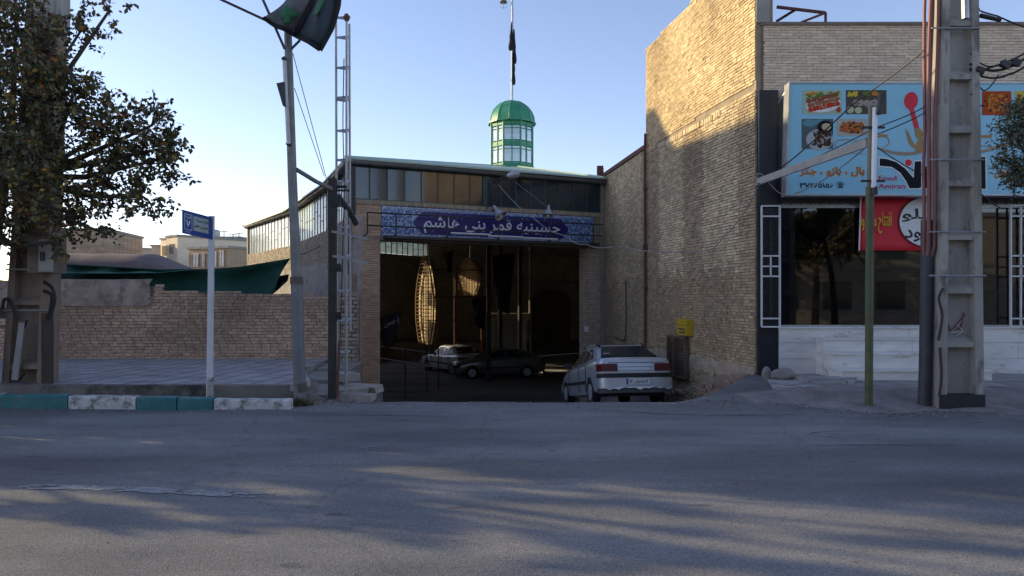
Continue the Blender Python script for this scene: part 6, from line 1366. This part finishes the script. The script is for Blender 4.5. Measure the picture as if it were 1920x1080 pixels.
# ------------------------------------------------------------------ background at the left
def farblock(name, label, px0, px1, ptop, D, m, dep, yaw=0, wins=(), zb=0, parap=None):
    a = W(px0, ptop, D); b = W(px1, ptop, D); t = thing(name, label, 'building', (a.x, D, 0), 'houses behind the vacant plot')
    cw = (a + b) / 2; wd = (b.x - a.x); rot = Matrix.Rotation(R(yaw), 3, 'Z'); h = a.z
    g = M(); g.obox(Vector((cw.x, D + dep / 2, h / 2)), (wd / math.cos(R(yaw)), dep, h), rot); g.build('wall', m, t)
    g = M(); g.obox(Vector((cw.x, D + dep / 2, h + .09)), (wd / math.cos(R(yaw)) + .2, dep + .2, .18), rot); g.build('roof', m_cement, t)
    fo = Vector((cw.x, D + dep / 2, 0)) + rot @ Vector((0, -dep / 2 - .02, 0)); f_ = (fo, rot @ Vector((1, 0, 0)), Vector((0, 0, 1)), rot @ Vector((0, -1, 0)))
    for (x0, y0, x1, y1) in wins:
        u0 = (x0 - (px0 + px1) / 2) / F * D; u1 = (x1 - (px0 + px1) / 2) / F * D; z1 = W(0, y0, D).z; z0 = W(0, y1, D).z
        g = M(); g.prism([pt(f_, u0, z0), pt(f_, u1, z0), pt(f_, u1, z1), pt(f_, u0, z1)], f_[3] * .04); wn_ = g.build('window', m_wing, t)
        g = M()
        for u in (u0, (u0 + u1) / 2, u1): g.prism([pt(f_, u - .022, z0, .04), pt(f_, u + .022, z0, .04), pt(f_, u + .022, z1, .04), pt(f_, u - .022, z1, .04)], f_[3] * .03)
        g.build('window_frame', m_far2, wn_)
    return t, f_
m_wing = mat('far_window', (.62, .66, .66), .3, .2, 3)
m_fb = gridmat('far_brick', (.52, .40, .27), (.45, .34, .23), (.26, .20, .15), .26, .018, rowh=.10, offset=.5, plane='XZ')
YW = -38
farblock('brick_house', 'plain brick house seen through the leaves beyond the mound', 105, 186, 432, 60, m_fb, 8, yaw=8)
farblock('low_house', 'small pale flat house left of the boxy far house', 238, 272, 466, 90, m_far, 6, yaw=YW)
farblock('low_house', 'boxy plain far house in the gap above the mound', 276, 318, 462, 80, m_far, 6, yaw=10)
farblock('cream_house', 'cream two storey house with twin narrow windows behind the street sign', 328, 356, 448, 68, mat('bright_render', (.75, .66, .50), .9, .1, 1), 6, yaw=YW, wins=((333, 460, 338, 478), (341, 460, 346, 478)))
farblock('cream_house', 'taller cream house with paired windows left of the sign pole', 352, 384, 443, 64, MATS['bright_render'], 8, yaw=YW, wins=((361, 456, 366, 474), (370, 456, 375, 474)))
t_, _ = farblock('brown_house', 'long brown brick house behind the sign pole', 376, 458, 447, 70, m_far3 if False else mat('brown_render', (.30, .22, .16), .9, .15, 2), 10, yaw=-4)
farblock('row_house', 'sunny yellow brick house with large white windows right of the sign pole', 372, 462, 466, 58, m_far2, 6, yaw=-24, wins=((380, 474, 394, 500), (402, 474, 410, 500), (428, 472, 440, 500), (446, 470, 458, 500)))
# roof-top clutter on the far houses
for k, (px, h_, D) in enumerate(((420, 432, 69), (437, 438, 69), (448, 436, 69), (297, 455, 81), (368, 434, 65))):
    a_ = W(px, 450, D + 2); g = M(); g.tube([a_ - Vector((0, 0, .3)), W(px, h_, D + 2)], .05, 5); q_ = W(px, h_ + 2, D + 2); g.tube([q_ - Vector((.4, 0, 0)), q_ + Vector((.4, 0, 0))], .03, 4)
    tag(g.build('aerial', m_dark), ('tall aerial on the long brown house right of the sign pole', 'middle aerial on the long brown house', 'aerial on the long brown house nearest the hall', 'aerial on the boxy far house above the mound', 'aerial on the taller cream house left of the sign pole')[k], 'aerial', 'aerials on the far roofs')
c_ = W(402, 440, 72); g = M(); g.lathe([(.5, -.7), (.55, -.6), (.55, .3), (.4, .45), (.1, .5)], c_, 14); tag(g.build('water_tank', m_gal, smooth_=40), 'round metal water tank on the long brown house beside the sign pole', 'tank')
# mud vault roof
g = M(); n_ = 28; m_ = 10
for i in range(n_ + 1):
    px = lerp(60, 338, i / n_); top = 4.1 if px < 265 else lerp(4.1, 3.15, (px - 265) / 73); top += .06 * mn.noise(Vector((px * .03, 0, 0)))
    for k in range(m_ + 1): q = math.pi * k / m_; c = W(px, 0, 40); g.v.append(Vector((c.x, 41.5 - 2.5 * math.cos(q), 3.05 + (top - 3.05) * math.sin(q) * (1 if top > 3 else 1))))
for i in range(n_):
    for k in range(m_): a = i * (m_ + 1) + k; g.f.append([a, a + m_ + 1, a + m_ + 2, a + 1]); g.mi.append(0); g.c.append((1, 1, 1))
g.box(W(40, 0, 39).x, W(338, 0, 39).x, 39.02, 44, 0, 3.05)
tag(g.build('mud_house', mat('shaded_mud_plaster', (.17, .13, .125), .95, .15, 1.2, .5, 8), smooth_=50), 'long low mud plastered house with rounded roof beyond the green net', 'building')  # mud colour kept darker to carry the shade on this house
# green shade net
def net(pts_top, pts_bot, D0, D1, m, nm, label):
    g = M(); n_ = 40; mrow = 8
    def ip(P, t):
        x = lerp(P[0][0], P[-1][0], t)
        for (a, ya), (b, yb_) in zip(P, P[1:]):
            if a <= x <= b: return x, lerp(ya, yb_, (x - a) / (b - a))
        return P[-1]
    for i in range(n_ + 1):
        t = i / n_; xt, yt = ip(pts_top, t); xb_, yb_ = ip(pts_bot, t)
        for k in range(mrow + 1):
            s = k / mrow; D = lerp(D0, D1, t) + .5 * math.sin(math.pi * s) + .12 * math.sin(t * 22 + s * 3) - s * .3; g.v.append(W(lerp(xt, xb_, s), lerp(yt, yb_, s), D))
    for i in range(n_):
        for k in range(mrow): a = i * (mrow + 1) + k; g.f.append([a, a + mrow + 1, a + mrow + 2, a + 1]); g.mi.append(0); g.c.append((1, 1, 1))
    o = g.build(nm, m, smooth_=80, fix=False); md = o.modifiers.new('s', 'SOLIDIFY'); md.thickness = .01; return tag(o, label, 'shade net', 'green shade nets over the vacant plot')
ngr = mat('net_green', (.012, .075, .058), .85, .15, 3, .2, 80); ngl = mat('net_pale', (.05, .15, .125), .8, .15, 3, .2, 80)
net([(85, 494), (200, 500), (300, 506), (390, 504), (450, 500), (545, 484)], [(85, 520), (200, 530), (300, 560), (450, 570), (500, 562), (533, 538), (522, 512)][:4] + [(500, 560), (516, 540), (526, 512)], 23, 21.5, ngr, 'shade_net', 'large dark green shade net sagging behind the brick wall')
net([(85, 493), (200, 499), (300, 505), (360, 504)], [(85, 512), (200, 513), (300, 512), (360, 506)], 22.4, 22.2, ngl, 'shade_net', 'paler folded edge of green net at the left')
net([(500, 530), (520, 518), (542, 514)], [(500, 560), (520, 545), (540, 526)], 22, 21.8, ngr, 'shade_net', 'small ragged scrap of green net at the right tip')
g = M(); g.tube([W(545, 483, 21.4), W(570, 476, 22.2), W(600, 462, 24.5)], .012, 5); tag(g.build('rope', m_cable), 'thin rope pulling the net tip toward the hall', 'rope')
